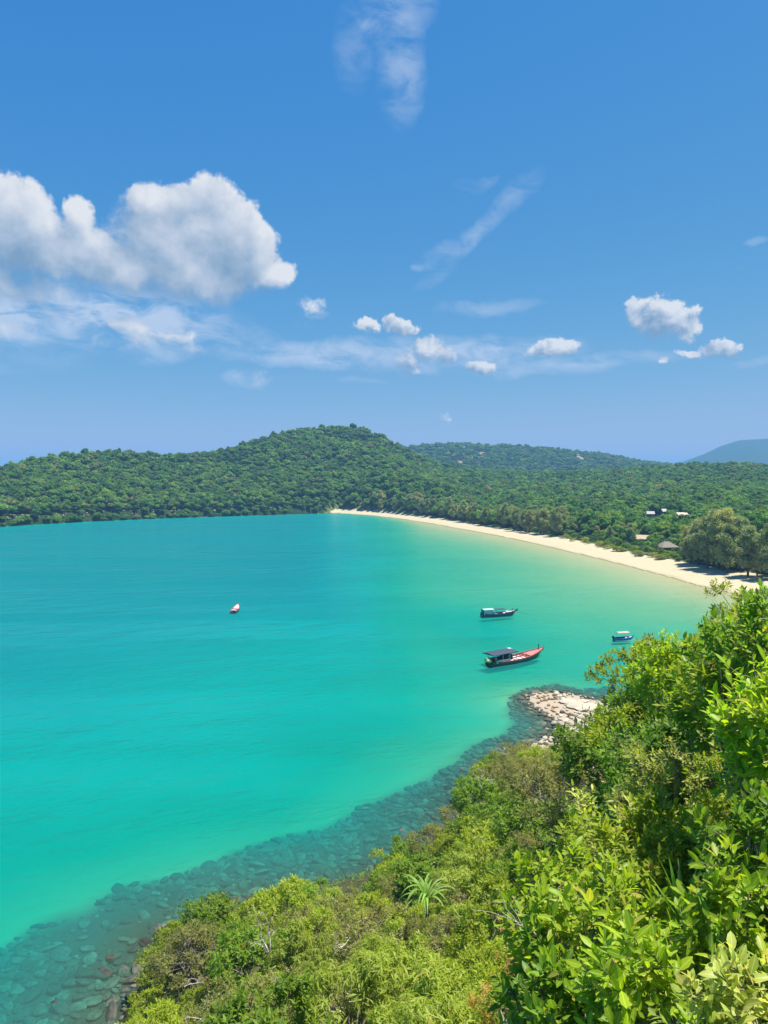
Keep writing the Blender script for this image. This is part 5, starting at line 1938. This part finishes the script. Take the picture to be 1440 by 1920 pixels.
# the small open boat out on the left
r, L = boat_root('open_boat', 'small narrow wooden boat lying alone out on the left water', (437, 1151), (446, 1140), .6)
H = Hull(L, L * .20, .60, .55, .1)
H.build(r, m_hull_dk, m_redd, m_pink, m_redd, .3, .14)
for t in (.2, .42, .58):
    MB().box((H.x(t), 0, H.sheer(t) - .04), (.3, H.half(t) * 1.7, .10)).obj('thwart', m_redd if t == .42 else m_white, r)
MB().box((H.x(.08), 0, H.free + .1), (.7, H.B * .5, .5)).obj('engine_box', m_white, r)
MB().tube([(H.x(.02), 0, H.free + .3), (H.x(0) - .9, .1, -.2)], [.05, .04], 6).obj('propeller_shaft', m_black, r)

# the blue and white motor boat half behind the bush
r, L = boat_root('motor_boat', 'small blue and white motor boat with a beige canopy behind the bush', (1151, 1202), (1184, 1200), .5)
H = Hull(L, L * .34, .62, .30, .0, .3)
hull_b = H.build(r, m_blue, m_blue, m_white, m_net, .3, .10)
for s in (-1, 1):
    V = []
    for t in np.linspace(0, .96, 14):
        V += [(H.x(t), s * (H.half(t) + .015), .04), (H.x(t), s * (H.half(t) + .02), .20)]
    MB().add(V, [(i * 2, i * 2 + 1, i * 2 + 3, i * 2 + 2) for i in range(13)]).obj('white_stripe', m_white, hull_b)
for t in (.22, .62):
    for s in (-1, 1):
        MB().tube([(H.x(t), s * H.half(t) * .85, H.free - .2), (H.x(t), s * H.half(t) * .85, H.free + 1.15)], [.03, .03], 5).obj('canopy_post', m_white, r)
b = MB()
V = []
for i in range(7):
    yv = (i / 6 - .5) * H.B * .95
    zv = H.free + 1.15 + .16 * (1 - (i / 3 - 1) ** 2)
    V += [(H.x(.14), yv, zv), (H.x(.70), yv, zv), (H.x(.14), yv, zv + .05), (H.x(.70), yv, zv + .05)]
Fc = []
for i in range(6):
    a = i * 4
    Fc += [(a, a + 4, a + 5, a + 1), (a + 2, a + 3, a + 7, a + 6), (a, a + 2, a + 6, a + 4), (a + 1, a + 5, a + 7, a + 3)]
Fc += [(0, 1, 3, 2), (24, 26, 27, 25)]
b.add(V, Fc).obj('canopy', m_beige, r)
MB().box((H.x(.42), 0, H.free - .05), (.9, H.B * .6, .4)).obj('seat', m_tarp, r)
MB().box((H.x(.72), 0, H.free + .25), (.08, H.B * .6, .45)).obj('windscreen', m_net, r)
o = MB().box((H.x(0) - .2, 0, H.free + .25), (.34, .34, .5)).tube([(H.x(0) - .2, 0, H.free + .1), (H.x(0) - .25, 0, -.5)], [.07, .06], 6).obj('outboard_motor', m_black, r)

# ------------------------------------------------------------------ the air
hz_m = mat('haze')
pv = nd('ShaderNodeVolumePrincipled')
pv.inputs['Color'].default_value = (0.25, 0.57, 0.95, 1)
pv.inputs['Density'].default_value = 0.00019
pv.inputs['Anisotropy'].default_value = 0.0
o_ = nd('ShaderNodeOutputMaterial')
lk(pv.outputs[0], o_.inputs['Volume'])
hz = MB().box((0, 0, 162), (27000, 27000, 336)).obj('haze', hz_m)
tag(hz, kind='stuff')
